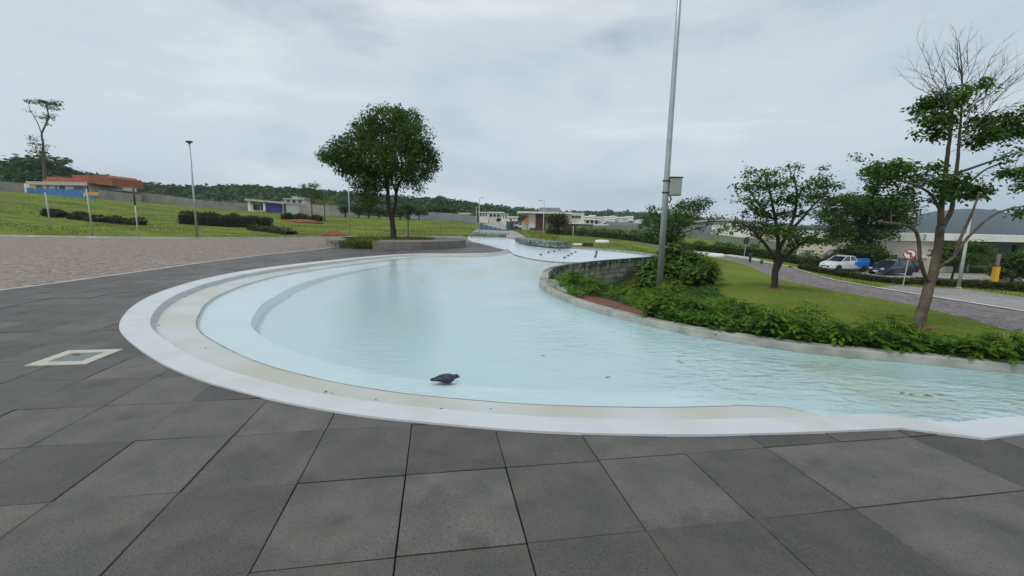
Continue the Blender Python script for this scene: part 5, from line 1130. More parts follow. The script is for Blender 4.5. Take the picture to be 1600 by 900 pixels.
simple_house(763, 786, 165, 331, 'far_wall', 'white', 'wide pale two storey house in the middle of the far row', wins=(.15, .4, .65, .9), zs=.7)
simple_house(783, 793, 150, 333, 'white', 'roofgrey', 'narrow grey and white house with stacked balconies', wins=(.3, .7), zs=.7)
simple_house(793, 808, 140, 338, 'white', 'white', 'low white house left of the beige modern house', wins=(.3,))
# beige modern house, centre
f = Frame('modern_house', 812, 98, 912, 98, 'large beige modern house with brown timber panel and thin flat roof', 'house')
top = f.h(860, 332)[1]; x_end = f.L
xs_ = lambda px: f.h(px, 340)[0]
f.box('wall', .6, xs_(884), -1.5, top-.3, 1.2, 13, 'beige'); f.box('side_wall', xs_(884)+.01, xs_(913), -1.5, top+.05, .2, 12.8, 'beige')
f.box('roof', -.6, xs_(893), top-.28, top+.12, -.9, 14, 'white'); f.box('white_pier', xs_(826), xs_(837), 0, top-.3, .5, 1.2, 'white'); f.box('timber_panel', xs_(837.2), xs_(853), -.3, top-.3, .7, 1.2, 'brown')
f.box('timber_base', xs_(828), xs_(837), -.3, f.h(830, 356)[1], .3, .49, 'brown'); f.box('upper_box', xs_(846), xs_(878), top+.12, f.h(860, 323.5)[1], 4, 11, 'greywall')
f.box('garage_block', xs_(884), xs_(925), -1.5, f.h(900, 350)[1], -1.5, .15, 'brown'); f.box('garage_roof', xs_(883), xs_(926), f.h(900, 350)[1], f.h(900, 349)[1]+.02, -1.8, .18, 'white')
for q in [(814, 337, 823, 345), (856, 338, 864, 346)]: f.win(*q, frame='dark', y=1.17)
f.win(893, 336, 908, 342, frame='white', div=3, y=.17)
simple_house(912, 935, 120, 342, 'far_wall', 'white', 'white house with terraces right of the beige house', wins=(.2, .5, .8), zs=.7)
f = simple_house(930, 947, 100, 350, 'white', 'white', 'white box roofed house with dark carport beside the grey panels', wins=(.3,)); 
def simple_wall(pxA, YA, pxB, YB, yt, m, label): 
    f = Frame('panel_wall', pxA, YA, pxB, YB, label, 'wall'); a = f.h(pxA, yt[0])[1]; b = f.h(pxB, yt[1])[1]; mb = MB()
    mb.add([(0, 0, -2), (f.L, 0, -2), (f.L, .3, -2), (0, .3, -2), (0, 0, a), (f.L, 0, b), (f.L, .3, b), (0, .3, a)], [(3, 2, 1, 0), (4, 5, 6, 7), (0, 1, 5, 4), (1, 2, 6, 5), (2, 3, 7, 6), (3, 0, 4, 7)]); mb.build('panel', M[m], f.root)
    mb = MB(); k = int(f.L/4)
    for i in range(k+1): f.box('post', i*f.L/k-.08, i*f.L/k+.08, -2, a+(b-a)*i/k+.05, -.08, -.003, m)
simple_wall(945, 108, 986, 104, (346.5, 347.5), 'greywall', 'tall dark grey panel wall right of the white houses')
simple_wall(987, 103, 1020, 101, (348.5, 350), 'roofgrey', 'paler grey panel wall behind the small spreading tree')
# long grey-green boundary wall behind the right-hand verge
def long_wall():
    P = [(900, 92, 356, 1), (945, 90, 358, 1), (1000, 88, 359, 1), (1060, 84, 361, 1), (1120, 80, 366, 1), (1200, 74, 379, 1), (1240, 70, 384, 1)]
    tp = [354, 356, 359, 362, 368, 378, 384]
    mb = MB(); pts = [(G(px, 380, Y=Y)[0], Y) for px, Y, *_ in P]; top = [G(p[0], t, Y=p[1])[2] for p, t in zip(P, tp)]
    for i in range(len(P)-1):
        a, b = pts[i], pts[i+1]; mb.slab(a, b, .2, T(*a)-1, T(*b)-1, max(top[i], T(*a)+1.2), max(top[i+1], T(*b)+1.2))
    tag(mb.build('boundary_wall', M['greenwall']), 'long low grey green boundary wall behind the far hedge on the right', 'wall')
long_wall()
# white and pale buildings beyond it
f = Frame('warehouse', 1052, 104, 1110, 92, 'grey pitched warehouse behind the spreading tree on the right', 'warehouse')
a = f.h(1052, 352)[1]; b = f.h(1090, 343)[1]; c_ = f.h(1110, 345)[1]
mb = MB(); mb.add([(0, 0, -2), (f.L, 0, -2), (f.L, 14, -2), (0, 14, -2), (0, 0, a), (f.L, 0, c_), (f.L, 14, c_), (0, 14, a)], [(3, 2, 1, 0), (0, 1, 5, 4), (1, 2, 6, 5), (2, 3, 7, 6), (3, 0, 4, 7)]); mb.build('wall', M['greywall'], f.root)
mb = MB(); mb.add([(-.3, -.4, a), (f.L+.3, -.4, c_+.02), (f.L+.3, 14, c_+.02), (-.3, 14, a), (-.3, -.4, a+.3), (f.L+.3, -.4, c_+.35), (f.L+.3, 14, c_+.35), (-.3, 14, a+.3)], [(3, 2, 1, 0), (4, 5, 6, 7), (0, 1, 5, 4), (1, 2, 6, 5), (2, 3, 7, 6), (3, 0, 4, 7)]); mb.build('roof', M['conc_light'], f.root)
f.box('base_course', 2, f.L-1, -1.5, f.h(1090, 366)[1], -.15, -.01, 'brown'); f.win(1086, 354, 1096, 360, frame='conc_light', div=3)
f = Frame('white_building', 1110, 90, 1175, 82, 'long plain white building behind the low branched tree', 'building'); a = f.h(1112, 349)[1]; b = f.h(1170, 353)[1]
f.box('wall', 0, f.h(1135, 360)[0], -2, a, 0, 12, 'white'); f.box('roof', -.2, f.h(1135, 360)[0], a, a+.25, -.3, 12, 'roofgrey')
f.box('wall', f.h(1135, 360)[0]+.01, f.L, -2, b, .4, 12, 'white'); f.win(1138, 361, 1144, 367, frame='conc_light', y=.37, div=2); f.win(1139, 371, 1144, 376, frame='conc_light', y=.37, div=2)
f = Frame('house', 1176, 84, 1215, 80, 'greyish low house right of the plain white building', 'house'); a = f.h(1190, 362)[1]; f.box('wall', 0, f.L, -2, a, 0, 9, 'beige'); f.box('roof', -.3, f.L+.3, a, a+.3, -.3, 9.3, 'roofgrey'); f.win(1182, 370, 1190, 375, frame='conc_light')
# little white houses scattered on the far hill
hs = [(905, 345), (914, 347), (926, 339), (936, 342), (950, 341), (958, 340), (966, 342), (974, 343), (956, 345), (983, 341), (996, 347), (943, 346), (1002, 346), (918, 342)]
fh = None
for i, (px, py) in enumerate(hs):
    x, y, z = G(px, py, Y=470)
    if fh is None:
        fh = empty('hill_house', (x, y, z)); MB().box((0, 0, -1.5), (9, 7, 7)).build('wall', M['white'], fh)
        MB().add([(-5, -4, 2), (5, -4, 2), (5, 4, 2), (-5, 4, 2), (-5, 0, 3.6), (5, 0, 3.6)], [(3, 2, 1, 0), (0, 1, 5, 4), (2, 3, 4, 5), (1, 2, 5), (3, 0, 4)]).build('roof', M['far_wall'], fh); o = fh
    else: o = copy_tree(fh)
    o.location = (x, y, z); s_ = random.uniform(.6, 1.15); o.scale = (s_*random.uniform(.8, 1.4), s_, s_*.8); o.rotation_euler = (0, 0, random.uniform(-.5, .5)); tag(o, 'tiny pale house on the far hill', 'house', 'tiny houses on the far bluish hill')
# blue screen fence beside the receding road
f = Frame('screen_fence', 749, 78, 790, 78, 'dark blue screen fence left of the receding road', 'fence')
a = f.h(749, 350)[1]; 
for i in range(6): f.box('panel', f.L*i/6+.03, f.L*(i+1)/6-.03, -.3, a-(.18*i), .0, .05, 'bluemesh'); f.box('post', f.L*i/6-.03, f.L*i/6+.03, -.3, a-.18*i+.1, -.07, -.004, 'pole')
f = Frame('screen_fence', 791, 78, 800, 112, 'second blue screen fence stretch running back along the road', 'fence'); f.box('panel', 0, f.L, -.3, 1.7, 0, .05, 'bluemesh')

# gatehouse with its deep canopy
def gatehouse():
    f = Frame('gatehouse', 1368, 50, 1462, 50, 'long pale gatehouse with a deep flat white canopy over a dark drive', 'building')
    X = lambda px: f.h(px, 400)[0]
    tl = f.h(1368, 363)[1]; fb = f.h(1372, 375.5)[1]
    f.box('wall', X(1368), X(1468), -1.2, fb-.02, .35, 14, 'beige'); f.box('fascia', X(1364), X(1468)+.0, fb, tl, 0, 14.3, 'white')
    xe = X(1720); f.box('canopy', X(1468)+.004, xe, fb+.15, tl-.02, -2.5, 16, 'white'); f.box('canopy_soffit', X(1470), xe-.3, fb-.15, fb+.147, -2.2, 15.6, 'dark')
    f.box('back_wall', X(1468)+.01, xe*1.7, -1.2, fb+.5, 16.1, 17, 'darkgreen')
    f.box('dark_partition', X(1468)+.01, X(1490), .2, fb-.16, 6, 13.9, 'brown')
    for px in (1545, 1640, 1715): f.box('column', X(px), X(px)+.45, -1.2, fb-.15, 3.5, 3.95, 'concrete')
    f.box('gate_frame', X(1537), X(1541), -.8, 2.2, 2.5, 2.8, 'conc_light'); f.box('gate_beam', X(1537), X(1553), 2.2, 2.5, 2.5, 2.8, 'conc_light'); f.box('gate_frame', X(1550), X(1553), -.8, 2.2, 2.5, 2.8, 'conc_light')
    f.box('low_wall', X(1475), X(1512), -1., f.h(1490, 418)[1], 1.4, 1.7, 'beige')
    f.win(1389, 397, 1405, 409, frame='white', div=3, y=.33); f.win(1374, 398, 1385, 408, frame='white', div=2, y=.33); f.win(1424, 399, 1436, 406, frame='white', div=2, y=.33); a = f.h(1407, 398); b = f.h(1420, 412); f.box('pale_panel', a[0], b[0], b[1], a[1], .3, .348, 'lamp')
    a = f.h(1422, 411); b = f.h(1438, 421); f.box('blue_door', a[0], b[0], b[1], a[1], .25, .349, 'bluemesh'); f.box('ledge', f.h(1440, 402)[0], f.h(1451, 402)[0], f.h(1440, 403)[1], f.h(1440, 401)[1], .1, .349, 'white')
    # the number on the fascia
    cu = bpy.data.curves.new('n', 'FONT'); cu.body = '2'; cu.size = .85; cu.extrude = .02; cu.align_x = 'CENTER'
    t_ = bpy.data.objects.new('n', cu); C.objects.link(t_); bpy.context.view_layer.update()
    me = bpy.data.meshes.new_from_object(t_.evaluated_get(bpy.context.evaluated_depsgraph_get())); bpy.data.objects.remove(t_)
    me.materials.clear(); me.materials.append(M['roofgrey']); o = bpy.data.objects.new('numeral', me); C.objects.link(o); o.parent = f.root; a = f.h(1444, 374.5); o.location = (a[0], -.03, a[1]); o.rotation_euler = (R(90), 0, 0)
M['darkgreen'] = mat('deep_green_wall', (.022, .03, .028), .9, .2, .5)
gatehouse()

# ------------------------------------------------------------------ vehicles
def car(px, py, Y, heading, label, body, style='hatch', name='parked_car', second=None, group='cars parked by the gatehouse'):
    p = G(px, py, Y=Y); z = T(p[0], p[1])+.05; root = empty(name, (p[0], p[1], z), heading, label, 'car' if style != 'pickup' else 'pickup', group)
    Ln = {'hatch': 4.2, 'pickup': 4.9, 'van': 4.4}[style]; W = 1.74; hl = Ln/2
    # lower body: sections along x: (x, half width, z bottom, z belt)
    if style == 'pickup': belt = [(-hl, .62, .35, .95), (-hl+.08, .80, .28, 1.08), (-1.2, .87, .25, 1.10), (0, .87, .24, 1.08), (.9, .87, .24, 1.04), (1.5, .85, .25, .98), (hl-.3, .80, .26, .86), (hl-.05, .68, .30, .72), (hl, .55, .38, .62)]
    else: belt = [(-hl, .60, .38, .82), (-hl+.1, .78, .28, 1.0), (-1.3, .86, .24, 1.0), (0, .87, .22, .97), (.9, .87, .22, .96), (1.35, .85, .24, .92), (hl-.35, .80, .25, .80), (hl-.06, .66, .30, .66), (hl, .52, .38, .56)]
    V = []; F = []; k = 8
    for x, hw, zb, zt in belt:
        zm = zb+(zt-zb)*.62
        V += [(x, -hw*.86, zb), (x, -hw, zb+.12), (x, -hw, zm), (x, -hw*.93, zt), (x, hw*.93, zt), (x, hw, zm), (x, hw, zb+.12), (x, hw*.86, zb)]
    for i in range(len(belt)-1):
        for j in range(k): F.append((i*k+j, (i+1)*k+j, (i+1)*k+(j+1) % k, i*k+(j+1) % k))
    F += [tuple(range(k)), tuple((len(belt)-1)*k+j for j in range(k))[::-1]]
    b = mkmesh('body', V, F, M[body], root, smooth=False); bv = b.modifiers.new('b', 'BEVEL'); bv.width = .05; bv.segments = 3; bv.angle_limit = R(15)
    if second: MB().box((-1.52, 0, .74), (1.75, W*1.012, .62)).box((-.55, 0, .8), (.4, W*1.008, .4)).build('rear_wrap', M[second], root, bevel=.04); MB().box((-1.55, 0, 1.16), (1.7, W*.94, .28)).build('load_cover', M[second], root, bevel=.04)
    # cabin: glass block and a roof shell on pillars
    cab = {'hatch': [(-1.95, 1.0), (-1.65, 1.40), (-.1, 1.46), (.45, 1.40), (1.15, .95)], 'pickup': [(-.72, 1.1), (-.6, 1.50), (.1, 1.55), (.55, 1.48), (1.3, 1.0)], 'van': [(-2.05, 1.0), (-1.95, 1.7), (0, 1.75), (.7, 1.65), (1.4, .98)]}[style]
    n_ = len(cab); hw = .76; hr = .60; g = []
    def cw(zz): return hw-(hw-hr)*(zz-.97)/.5
    for s in (-1, 1): g += [(x, s*cw(zz), zz-.012) for x, zz in cab]
    mb = MB().add(g, [tuple(range(n_)), tuple(range(n_, 2*n_))[::-1]]+[(i, i+n_, i+n_+1, i+1) for i in range(n_-1)]+[(n_-1, 2*n_-1, n_, 0)]); mb.build('windows', M['glass'], root)
    rf = MB(); (xa, za), (xb, zb_), (xc, zc) = cab[1:4]
    rf.add([(xa, -hr-.02, za), (xc, -hr-.02, zc), (xc, hr+.02, zc), (xa, hr+.02, za), (xa, -hr+.04, za+.04), (xb, -hr+.06, zb_+.05), (xc, -hr+.06, zc+.03), (xc, hr-.06, zc+.03), (xb, hr-.06, zb_+.05), (xa, hr-.04, za+.04)], [(0, 1, 6, 5, 4), (3, 9, 8, 7, 2), (4, 5, 8, 9), (5, 6, 7, 8), (1, 2, 7, 6), (0, 4, 9, 3)]).build('roof', M[body], root)
    for s in (-1, 1):
        for (x0, z0), (x1, z1) in ((cab[0], cab[1]), (cab[4], cab[3]), ((.1, .98), (.02, cab[2][1]))):
            MB().tube([(x0, s*(cw(z0)+.008), z0), (x1, s*(cw(z1)+.012), z1)], .035, 5).build('pillar', M[body], root)
    for x in (-hl+.78, hl-.78):
        for s in (-1, 1):
            w_ = MB().lathe((x, s*.79, .32), [(.20, -.10), (.31, -.10), (.32, -.07), (.32, .07), (.31, .10), (.20, .10)], 20, ax='Y'); wo = w_.build('wheel', M['rubber'], root)
            MB().lathe((x, s*.79, .32), [(.20, -.085), (.205, -.08), (.205, .08), (.20, .085)], 16, ax='Y').build('rim', M['alloy'], wo)
            MB().lathe((x, s*.80, .33), [(.37, -.085), (.38, -.08), (.38, .072), (.37, .076)], 20, ax='Y').build('wheel_arch', M['rubber'], root)
    for s in (-1, 1):
        MB().box((hl-.13, s*.52, .66), (.24, .26, .13)).build('headlight', M['lamp'], root, bevel=.03); MB().box((-hl+.05, s*.6, .84), (.1, .2, .2)).build('tail_light', M['red'], root, bevel=.02)
        MB().box((.72, s*.92, 1.02), (.1, .16, .11)).build('mirror', M[body], root, bevel=.02); MB().box((-.25, s*.874, .82), (.14, .015, .03)).build('door_handle', M['alloy'], root)
    MB().box((hl-.01, 0, .5), (.06, .8, .16)).build('grille', M['dark'], root, bevel=.02); MB().box((hl+.025, 0, .42), (.012, .42, .11)).build('number_plate', M['signwhite'], root)
car(1391, 430, 42.5, R(197), 'dark navy blue hatchback parked behind the low hedge', 'car_navy')
car(1316, 426, 44.0, R(197), 'white pickup with bright blue rear wrap parked left of the navy car', 'car_white', 'pickup', second='car_blue')
car(1359, 421, 50, R(205), 'white small car half hidden between the pickup and the navy car', 'car_white')
car(1308, 415, 54, R(170), 'maroon van seen behind the white cars', 'car_red', 'van')
car(1402, 424, 48.5, R(185), 'dark car in front of the gatehouse windows', 'car_navy')
for px, Y, b, lab in ((803, 112, 'car_lilac', 'pale lilac van on the receding road'), (815, 108, 'car_white', 'white vehicle parked by the beige house')): 
    x, y, z = GT(px, Y); car(px, 0, Y, R(170), lab, b, 'van' if px == 803 else 'hatch', group='far vehicles by the beige house') if False else None
    root_py = PXY = None
    c0 = CM.T @ np.array([x, y, z-EYE]); car(800+FPX*c0[0]/-c0[2], 450-FPX*c0[1]/-c0[2], Y, R(175), lab, b, 'van' if px == 803 else 'hatch', group='far vehicles by the beige house')

# ------------------------------------------------------------------ hedges and shrubs
def hedge(name, pts, w_, h, leaf, n_, size, label, cat='hedge', lump=.15, group=None, stems=False):
    """pts: (px, Y) along its foot"""
    L_ = resample([GT(*p)[:2] for p in pts], .4); root = None; L_ = np.array(L_); k = RNG.integers(0, len(L_)-1, n_); u = RNG.uniform(0, 1, n_)
    base = L_[k]*(1-u[:, None])+L_[k+1]*u[:, None]; a = RNG.uniform(-.15, np.pi+.15, n_); rr = RNG.uniform(.8, 1., n_)
    lumps = 1+lump*np.sin(k*.9)+lump*RNG.normal(0, .5, len(L_))[k]
    d = L_[k+1]-L_[k]; nr = np.stack([-d[:, 1], d[:, 0]], 1); nr /= np.linalg.norm(nr, axis=1)[:, None]+1e-9
    P2 = base+nr*(np.sign(np.cos(a))*np.abs(np.cos(a))**.6*w_/2*rr)[:, None]; z = tz(P2)+np.abs(np.sin(a))**.6*h*rr*lumps
    P = np.column_stack([P2, z]); inner = MB()
    c = L_[len(L_)//2]; root = empty(name, (c[0], c[1], T(*c)), label=label, cat=cat, group=group)
    V, F = ribbon('', L_[::2], [(-w_*.38, -.1), (-w_*.34, h*.7), (w_*.34, h*.7), (w_*.38, -.1)], '', zf=T)
    mkmesh('stems', V, F, M['hedgecore'], root, off=(c[0], c[1], T(*c)))
    leaves('foliage', P, size, leaf, root, off=(c[0], c[1], T(*c)), droop=.0, aspect=.6); return root
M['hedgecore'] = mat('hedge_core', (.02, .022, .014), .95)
hedge('hedge', [(1257, 34), (1300, 32), (1350, 30.5), (1400, 29.5), (1432, 29.5)], 1.1, .42, 'lf_hedge', 9000, .10, 'long low clipped hedge in front of the parked cars', lump=.06)
hedge('hedge', [(1438, 31), (1490, 29), (1550, 26.5), (1600, 25), (1680, 22.5)], 1.4, .5, 'lf_hedge', 9000, .11, 'low brown green hedge along the verge before the canopy', lump=.08)
hedge('hedge', [(292, 62), (330, 62), (405, 64)], 3., 1.7, 'lf_hedge2', 12000, .2, 'long dark clipped hedge in the middle of the left field', lump=.1)
hedge('hedge', [(405, 68), (428, 69)], 2.5, 1.1, 'lf_hedge', 1500, .24, 'low dark shrub row right of the long field hedge')
hedge('shrub_row', [(860, 74), (900, 66), (940, 60), (985, 56), (1030, 53), (1080, 50), (1130, 48.5), (1180, 47), (1215, 46), (1260, 45.5), (1290, 46)], 2.2, 1.0, 'lf_mid', 16000, .2, 'long loose shrub row on the grass beyond the road on the right', 'shrubs', lump=.3)
for i, (a, b, lab) in enumerate([(80, 103, 'dark low bush in the left field beside the leaning post'), (118, 166, 'longest dark bush strip in the left field'), (174, 226, 'dark bush strip behind the black topped post')]):
    hedge('bush', [(a, 56), ((a+b)/2, 56), (b, 56)], 1.8, .62, 'lf_hedge2', 1700, .24, lab, 'bush', lump=.55)
hedge('bush', [(443, 84), (470, 86), (505, 86)], 2.2, 1.0, 'lf_hedge', 2500, .3, 'ragged bush row below the grey walls in the field', 'bush', lump=.35)
hedge('bush', [(395, 60), (420, 59), (445, 57), (456, 56)], 1.8, .6, 'lf_hedge', 1800, .22, 'low dark weedy mound in the near field', 'bush', lump=.4)
def mound(px, Y, w_, h, m, label, dep=1.5):
    x, y, z = GT(px, Y); V = []; n_ = 14; rows = 7
    mb = MB(); prof = [(1, -.15), (.92, .15), (.7, .5), (.45, .85), (.2, 1.), (.02, 1.03)]
    o = MB().lathe((0, 0, 0), [(w_/2*a, h*b) for a, b in prof], 22, sy=dep/w_*2).build('earth_mound', M[m], smooth=True)
    co_ = np.array([v.co for v in o.data.vertices]); nz = RNG.normal(0, .06*h, len(co_))
    for v, q in zip(o.data.vertices, nz): v.co.z += q; v.co.x *= 1+q*.4/h
    o.location = (x, y, z); return tag(o, label, 'earth mound')
mound(521, 57, 3.8, .55, 'rust', 'red earth heap in the near field left of the thin pale lamp'); mound(495, 58, 4.8, .5, 'field', 'grassy dark mound left of the red earth heap')
mound(632, 53, 3.6, .35, 'rust', 'flat red earth heap behind the round planter'); mound(470, 80, 9, .5, 'rust', 'long low orange earth bank below the grey walls')

# ------------------------------------------------------------------ flower bed plants
def shrub_proto(kind):
    r_ = empty('shrub', (0, 0, 0)); P = []; V = []; F = []; st = MB()
    if kind == 0:      # split-leaf foliage plant: arching stalks that end in broad drooping leaves
        nl, ln, wd, h, m = 62, .23, .55, .5, 'lf_bed'
    elif kind == 1: nl, ln, wd, h, m = 110, .19, .5, .62, 'lf_bed'
    elif kind == 2: nl, ln, wd, h, m = 40, .34, .5, .45, 'lf_lt'
    elif kind == 3: nl, ln, wd, h, m = 110, .24, .13, .3, 'lf_bed2'
    else: nl, ln, wd, h, m = 50, .38, .10, .3, 'lf_dry'
    for i in range(nl):
        a = RNG.uniform(0, 2*np.pi); lean = RNG.uniform(.1, 1.0); r1 = .40*lean*RNG.uniform(.6, 1.1); hh = h*RNG.uniform(.45, 1.1)*(1.15-.5*lean)
        base = np.array([.06*math.cos(a), .06*math.sin(a), 0]); tip = np.array([r1*math.cos(a), r1*math.sin(a), hh])
        if kind in (0, 1, 2): st.tube([base, (base+tip)/2+[0, 0, .08*h], tip], [.006, .005, .003], 3, cap=False)
        d = np.array([math.cos(a), math.sin(a), RNG.uniform(-.5, .35)+(.5 if kind >= 3 else 0)]); d /= np.linalg.norm(d); s = np.cross(d, [0, 0, 1.]); s /= np.linalg.norm(s)+1e-9
        l_ = ln*RNG.uniform(.6, 1.15); w_ = l_*wd
        if kind in (0, 2):
            # lobed blade: five fingers
            for k in range(-3, 4):
                ang = k*.33; dd = d*math.cos(ang)+s*math.sin(ang); o_ = tip+d*l_*.12*(3-abs(k)); L2 = l_*(.75-.11*abs(k)); ss = np.cross(dd, np.cross(s, d)); ss /= np.linalg.norm(ss)+1e-9
                n0 = len(V); w2 = L2*.13; V += [o_, o_+dd*L2*.5+ss*w2, o_+dd*L2-np.array([0, 0, .12*L2]), o_+dd*L2*.5-ss*w2]; F.append((n0, n0+1, n0+2, n0+3))
        else:
            o_ = tip if kind == 1 else base+np.array([0, 0, .03]); l2 = l_ if kind == 1 else l_*1.2; dn = np.cross(s, d)
            n0 = len(V); V += [o_, o_+d*l2*.35+s*w_*.5, o_+d*l2*.75+s*w_*.35-np.array([0, 0, .05*l2]), o_+d*l2-np.array([0, 0, .18*l2]), o_+d*l2*.75-s*w_*.35-np.array([0, 0, .05*l2]), o_+d*l2*.35-s*w_*.5]
            F += [(n0, n0+1, n0+5), (n0+1, n0+2, n0+4, n0+5), (n0+2, n0+3, n0+4)]
    if kind in (0, 1, 2): st.build('stems', M['hedgecore'], r_)
    mkmesh('foliage', V, F, M[m], r_); return r_
SP = {k: shrub_proto(k) for k in range(5)}; SU = {k: False for k in range(5)}
GRP = {0: ('split leaved green shrub along the pool kerb', 'split leaved shrubs along the pool kerb'), 1: ('dark broad leaved shrub around the mast', 'dark broad leaved shrubs around the mast'),
       2: ('bright yellow green shrub beside the stone wall', 'yellow green shrubs beside the stone wall'), 3: ('low strappy plant on the bed'+chr(39)+'s lawn side', 'low strappy plants along the lawn side of the bed'), 4: ('dry brown strappy plant near the kerb', 'dry brown plants near the pool kerb')}
def put(kind, x, y, s, label=None):
    o = SP[kind] if not SU[kind] else copy_tree(SP[kind]); SU[kind] = True
    o.location = (x, y, T(x, y)-.02); o.rotation_euler = (0, 0, random.uniform(0, 6.28)); o.scale = (s, s, s*random.uniform(.85, 1.15)); tag(o, label or GRP[kind][0], 'shrub', GRP[kind][1])
def bedplants():
    K = [np.array(p) for p in kerb_edge]; bedP = bed; placed = []
    patch = [G(x, y, -.1)[:2] for x, y in [(895, 480), (960, 492), (1005, 503), (1022, 490), (1005, 466), (970, 452), (925, 460)]]
    def ok(x, y, r): return not inpoly([(x, y)], patch)[0] and inpoly([(x, y)], bedP)[0] and dline([(x, y)], kerb_edge)[0] > .17+.1*r and dline([(x, y)], wall_edge[4:])[0] > .8 and all((x-a)**2+(y-b)**2 > (r*.72)**2 for a, b in placed)
    def fill(kind, poly_px, n_, r, s0, s1, z=-.2):
        poly = [G(x, y, z)[:2] for x, y in poly_px]; lo = np.min(poly, 0); hi = np.max(poly, 0); c = 0; t = 0
        while c < n_ and t < 3000:
            t += 1; x, y = RNG.uniform(lo[0], hi[0]), RNG.uniform(lo[1], hi[1])
            if inpoly([(x, y)], poly)[0] and ok(x, y, r): placed.append((x, y)); put(kind, x, y, RNG.uniform(s0, s1)); c += 1
    # strip along the kerb
    for i in range(900):
        u = RNG.uniform(0, 1); j = int(u*(len(K)-1)); p = K[j]
        if p[1] > 8.0: continue
        d = K[min(j+1, len(K)-1)]-K[max(j-1, 0)]; d /= np.linalg.norm(d); nr = np.array([d[1], -d[0]])
        lim = .8+max(0, (p[1]-5.2))*.55; q = p+nr*RNG.uniform(.2, lim)
        if ok(q[0], q[1], .33): placed.append(tuple(q)); put(random.choices([0, 3, 1, 4], [5, 4, 3, .35])[0], q[0], q[1], RNG.uniform(.46, .76))
    fill(2, [(955, 470), (1062, 474), (1070, 440), (950, 436)], 14, .55, .9, 1.25, -.9)
    fill(1, [(1000, 440), (1170, 440), (1190, 405), (1010, 400)], 34, .8, 1.1, 1.6, -.75)
    fill(0, [(880, 474), (935, 480), (950, 455), (890, 452)], 5, .5, .75, .95, -.4)
    fill(3, [(1095, 470), (1180, 475), (1185, 438), (1080, 435)], 60, .38, .9, 1.3, -.5)
    fill(0, [(1010, 500), (1290, 535), (1240, 490), (1180, 470), (1020, 455)], 95, .5, .8, 1.1, -.4)
    fill(2, [(1150, 522), (1260, 535), (1230, 505), (1160, 500)], 5, .4, .6, .8, -.2)
    fill(2, [(1100, 500), (1400, 540), (1300, 520), (1120, 470)], 10, .4, .55, .8, -.35)
    fill(4, [(1045, 502), (1120, 512), (1090, 478), (1040, 480)], 9, .4, .8, 1.05, -.3)
    print('bed plants', len(placed))
    # taller spiky pair above the strip
    for px, py in ((1228, 502), (1268, 506)):
        x, y, _ = G(px, py, -.3); put(0, x, y, 1.05, 'taller split leaved shrub sticking up above the kerbside strip')
    # ground leaves between the plants
    lo = np.array([.8, 4.5]); hi = np.array([9., 24]); P = RNG.uniform(lo, hi, (150000, 2)); P = P[inpoly(P, bedP)]
    soilpatch = [G(x, y, -.1)[:2] for x, y in [(905, 478), (960, 492), (1005, 503), (1022, 490), (1005, 464), (970, 450), (925, 460)]]
    keep = ~inpoly(P, soilpatch) & (dline(P, kerb_edge) > .17) & (P[:, 0] > 1.3) & (RNG.uniform(0, 1, len(P)) < .55)
    P = P[keep]; tag(leaves('ground_cover', np.column_stack([P, tz(P)+RNG.uniform(0, .16, len(P))]), .10, 'lf_bed2', droop=-.3, aspect=.4), 'low leafy ground cover between the shrubs of the bed', 'ground cover', kind='stuff')
bedplants()
def kerb_foliage():
    K = np.array([p for p in kerb_edge if 4.4 < p[1] < 7.4]); k = RNG.integers(0, len(K)-1, 16000); u = RNG.uniform(0, 1, 16000)[:, None]
    d = K[k+1]-K[k]; nr = np.stack([d[:, 1], -d[:, 0]], 1); nr /= np.linalg.norm(nr, axis=1)[:, None]
    P = K[k]*(1-u)+K[k+1]*u+nr*RNG.uniform(.2, .62, 16000)[:, None]
    cl = np.sin(P[:, 0]*5.1)+np.sin(P[:, 1]*6.3+P[:, 0]*2); P = P[cl > -1.1]; z = tz(P)+RNG.uniform(.01, .16, len(P))
    tag(leaves('kerbside_foliage', np.column_stack([P, z]), .11, 'lf_bed2', droop=-.4, aspect=.3), 'low strappy leaves spilling up to the pool kerb', 'ground cover', kind='stuff')
kerb_foliage()
# bare earth ring round the dying tree
x, y, z = GT(1437, Y3); x, y = G(1437, 512, Y=Y3)[:2]
mb = MB().lathe((0, 0, 0), [(.42, -.03), (.33, .02), (.2, .035), (.02, .04)], 20, sy=.7); o = mb.build('tree_pit', M['soil'], smooth=True); o.location = (x, y, T(x, y)); tag(o, kind='structure')
x, y = G(1210, 450, Y=Y2)[:2]; o = MB().lathe((0, 0, 0), [(.3, -.03), (.22, .015), (.02, .03)], 16).build('tree_pit', M['soil'], smooth=True); o.location = (x, y, T(x, y)); tag(o, kind='structure')

# ------------------------------------------------------------------ grass
def blades(name, P, h, wd, m, label, lean=.35):
    n_ = len(P); az = RNG.uniform(0, 6.283, n_); hh = h*RNG.uniform(.5, 1.3, n_); z = tz(P); d = np.stack([np.cos(az), np.sin(az)], 1)
    b = np.column_stack([P, z-.005]); s = np.column_stack([-d[:, 1], d[:, 0], np.zeros(n_)])*(wd*.5); tip = b+np.column_stack([d*(hh*lean*RNG.uniform(.2, 1.4, n_))[:, None], hh])
    V = np.stack([b-s, b+s, tip], 1).reshape(-1, 3); F = np.arange(3*n_).reshape(-1, 3); return tag(mkmesh(name, V, F, M[m]), label, 'grass', kind='stuff')
P = RNG.uniform((3, 3.5), (16, 22), (520000, 2)); P = P[inpoly(P, lawn)]; dd = np.hypot(P[:, 0], P[:, 1]); P = P[RNG.uniform(0, 1, len(P)) < np.clip((9./dd)**2, .05, 1)]
P = P[(P[:, 0]/np.maximum(P[:, 1], .1) < 1.35)]
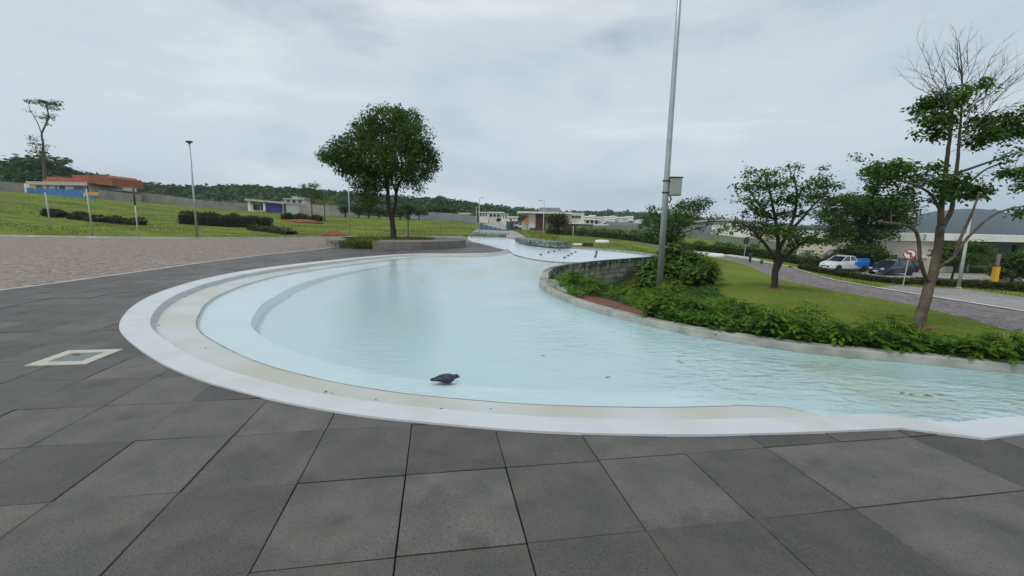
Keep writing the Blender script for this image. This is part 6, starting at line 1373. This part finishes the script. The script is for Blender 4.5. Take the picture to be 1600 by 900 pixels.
blades('lawn_grass', P, .032, .008, 'grassb', 'short mown grass of the lawn beside the flower bed')
az = RNG.uniform(R(-56), R(6), 60000); rr = np.exp(RNG.uniform(math.log(38), math.log(120), 60000)); P = np.stack([rr*np.sin(az), rr*np.cos(az)], 1)
P = P[~inpoly(P, cobble) & ~inpoly(P, tiles) & ~inpoly(P, pool) & ~inpoly(P, road_away)]
cl = np.sin(P[:, 0]*.35+1.3*np.sin(P[:, 1]*.21))+np.sin(P[:, 1]*.6+P[:, 0]*.13); P = P[cl+RNG.normal(0, .6, len(P)) > .1]
blades('wild_grass', P, .15, .09, 'grasswild', 'rough uneven wild grass of the left field', .8)
az = RNG.uniform(R(6), R(56), 30000); rr = np.exp(RNG.uniform(math.log(20), math.log(100), 30000)); P = np.stack([rr*np.sin(az), rr*np.cos(az)], 1)
P = P[~inpoly(P, road_r) & ~inpoly(P, pale_r) & ~inpoly(P, pool) & ~inpoly(P, lawn) & ~inpoly(P, bed) & ~inpoly(P, tiles) & ~inpoly(P, road_away)]
blades('verge_grass', P, .09, .05, 'grassb', 'grass of the verges beyond the cobbled road on the right', .6)

# ------------------------------------------------------------------ haze
def haze():
    me = bpy.data.meshes.new('haze'); bm = bmesh.new(); bmesh.ops.create_cube(bm, size=1); bm.to_mesh(me); bm.free()
    o = bpy.data.objects.new('haze', me); C.objects.link(o); o.scale = (5200, 4700, 220); o.location = (0, 0, 220/2-60)
    m = bpy.data.materials.new('haze'); m.use_nodes = True; n = m.node_tree.nodes; l = m.node_tree.links; n.remove(n['Principled BSDF'])
    v = n.new('ShaderNodeVolumePrincipled'); v.inputs['Color'].default_value = (.74, .87, 1, 1); v.inputs['Density'].default_value = .00028; v.inputs['Anisotropy'].default_value = .2
    l.new(v.outputs[0], n['Material Output'].inputs['Volume']); me.materials.append(m); tag(o, kind='stuff', label='thin pale haze that blues the far hills', cat='haze')
USE_HAZE = True
if USE_HAZE: haze()

# ------------------------------------------------------------------ tell look-alikes apart by their place in the row
def words(n):
    o = ['', 'first', 'second', 'third', 'fourth', 'fifth', 'sixth', 'seventh', 'eighth', 'ninth', 'tenth', 'eleventh', 'twelfth', 'thirteenth', 'fourteenth', 'fifteenth', 'sixteenth', 'seventeenth', 'eighteenth', 'nineteenth']
    t = ['', '', 'twent', 'thirt', 'fort', 'fift', 'sixt', 'sevent', 'eight', 'ninet']
    if n < 20: return o[n]
    if n >= 100: return 'hundredth' if n == 100 else 'hundred and '+words(n-100)
    return t[n//10]+'ieth' if n % 10 == 0 else t[n//10]+'y '+o[n % 10]
bylab = {}
for ob in C.objects:
    if ob.parent is None and 'label' in ob and 'group' in ob: bylab.setdefault(ob['label'], []).append(ob)
def column(ob):
    q = CM.T @ (np.array(ob.location)-[0, 0, EYE]); return q[0]/-q[2]
for lab, obs in bylab.items():
    if len(obs) < 2: continue
    obs.sort(key=column)
    for i, ob in enumerate(obs): ob['label'] = lab + ', ' + (words(i+1)+' from the left' if i else 'leftmost of them')
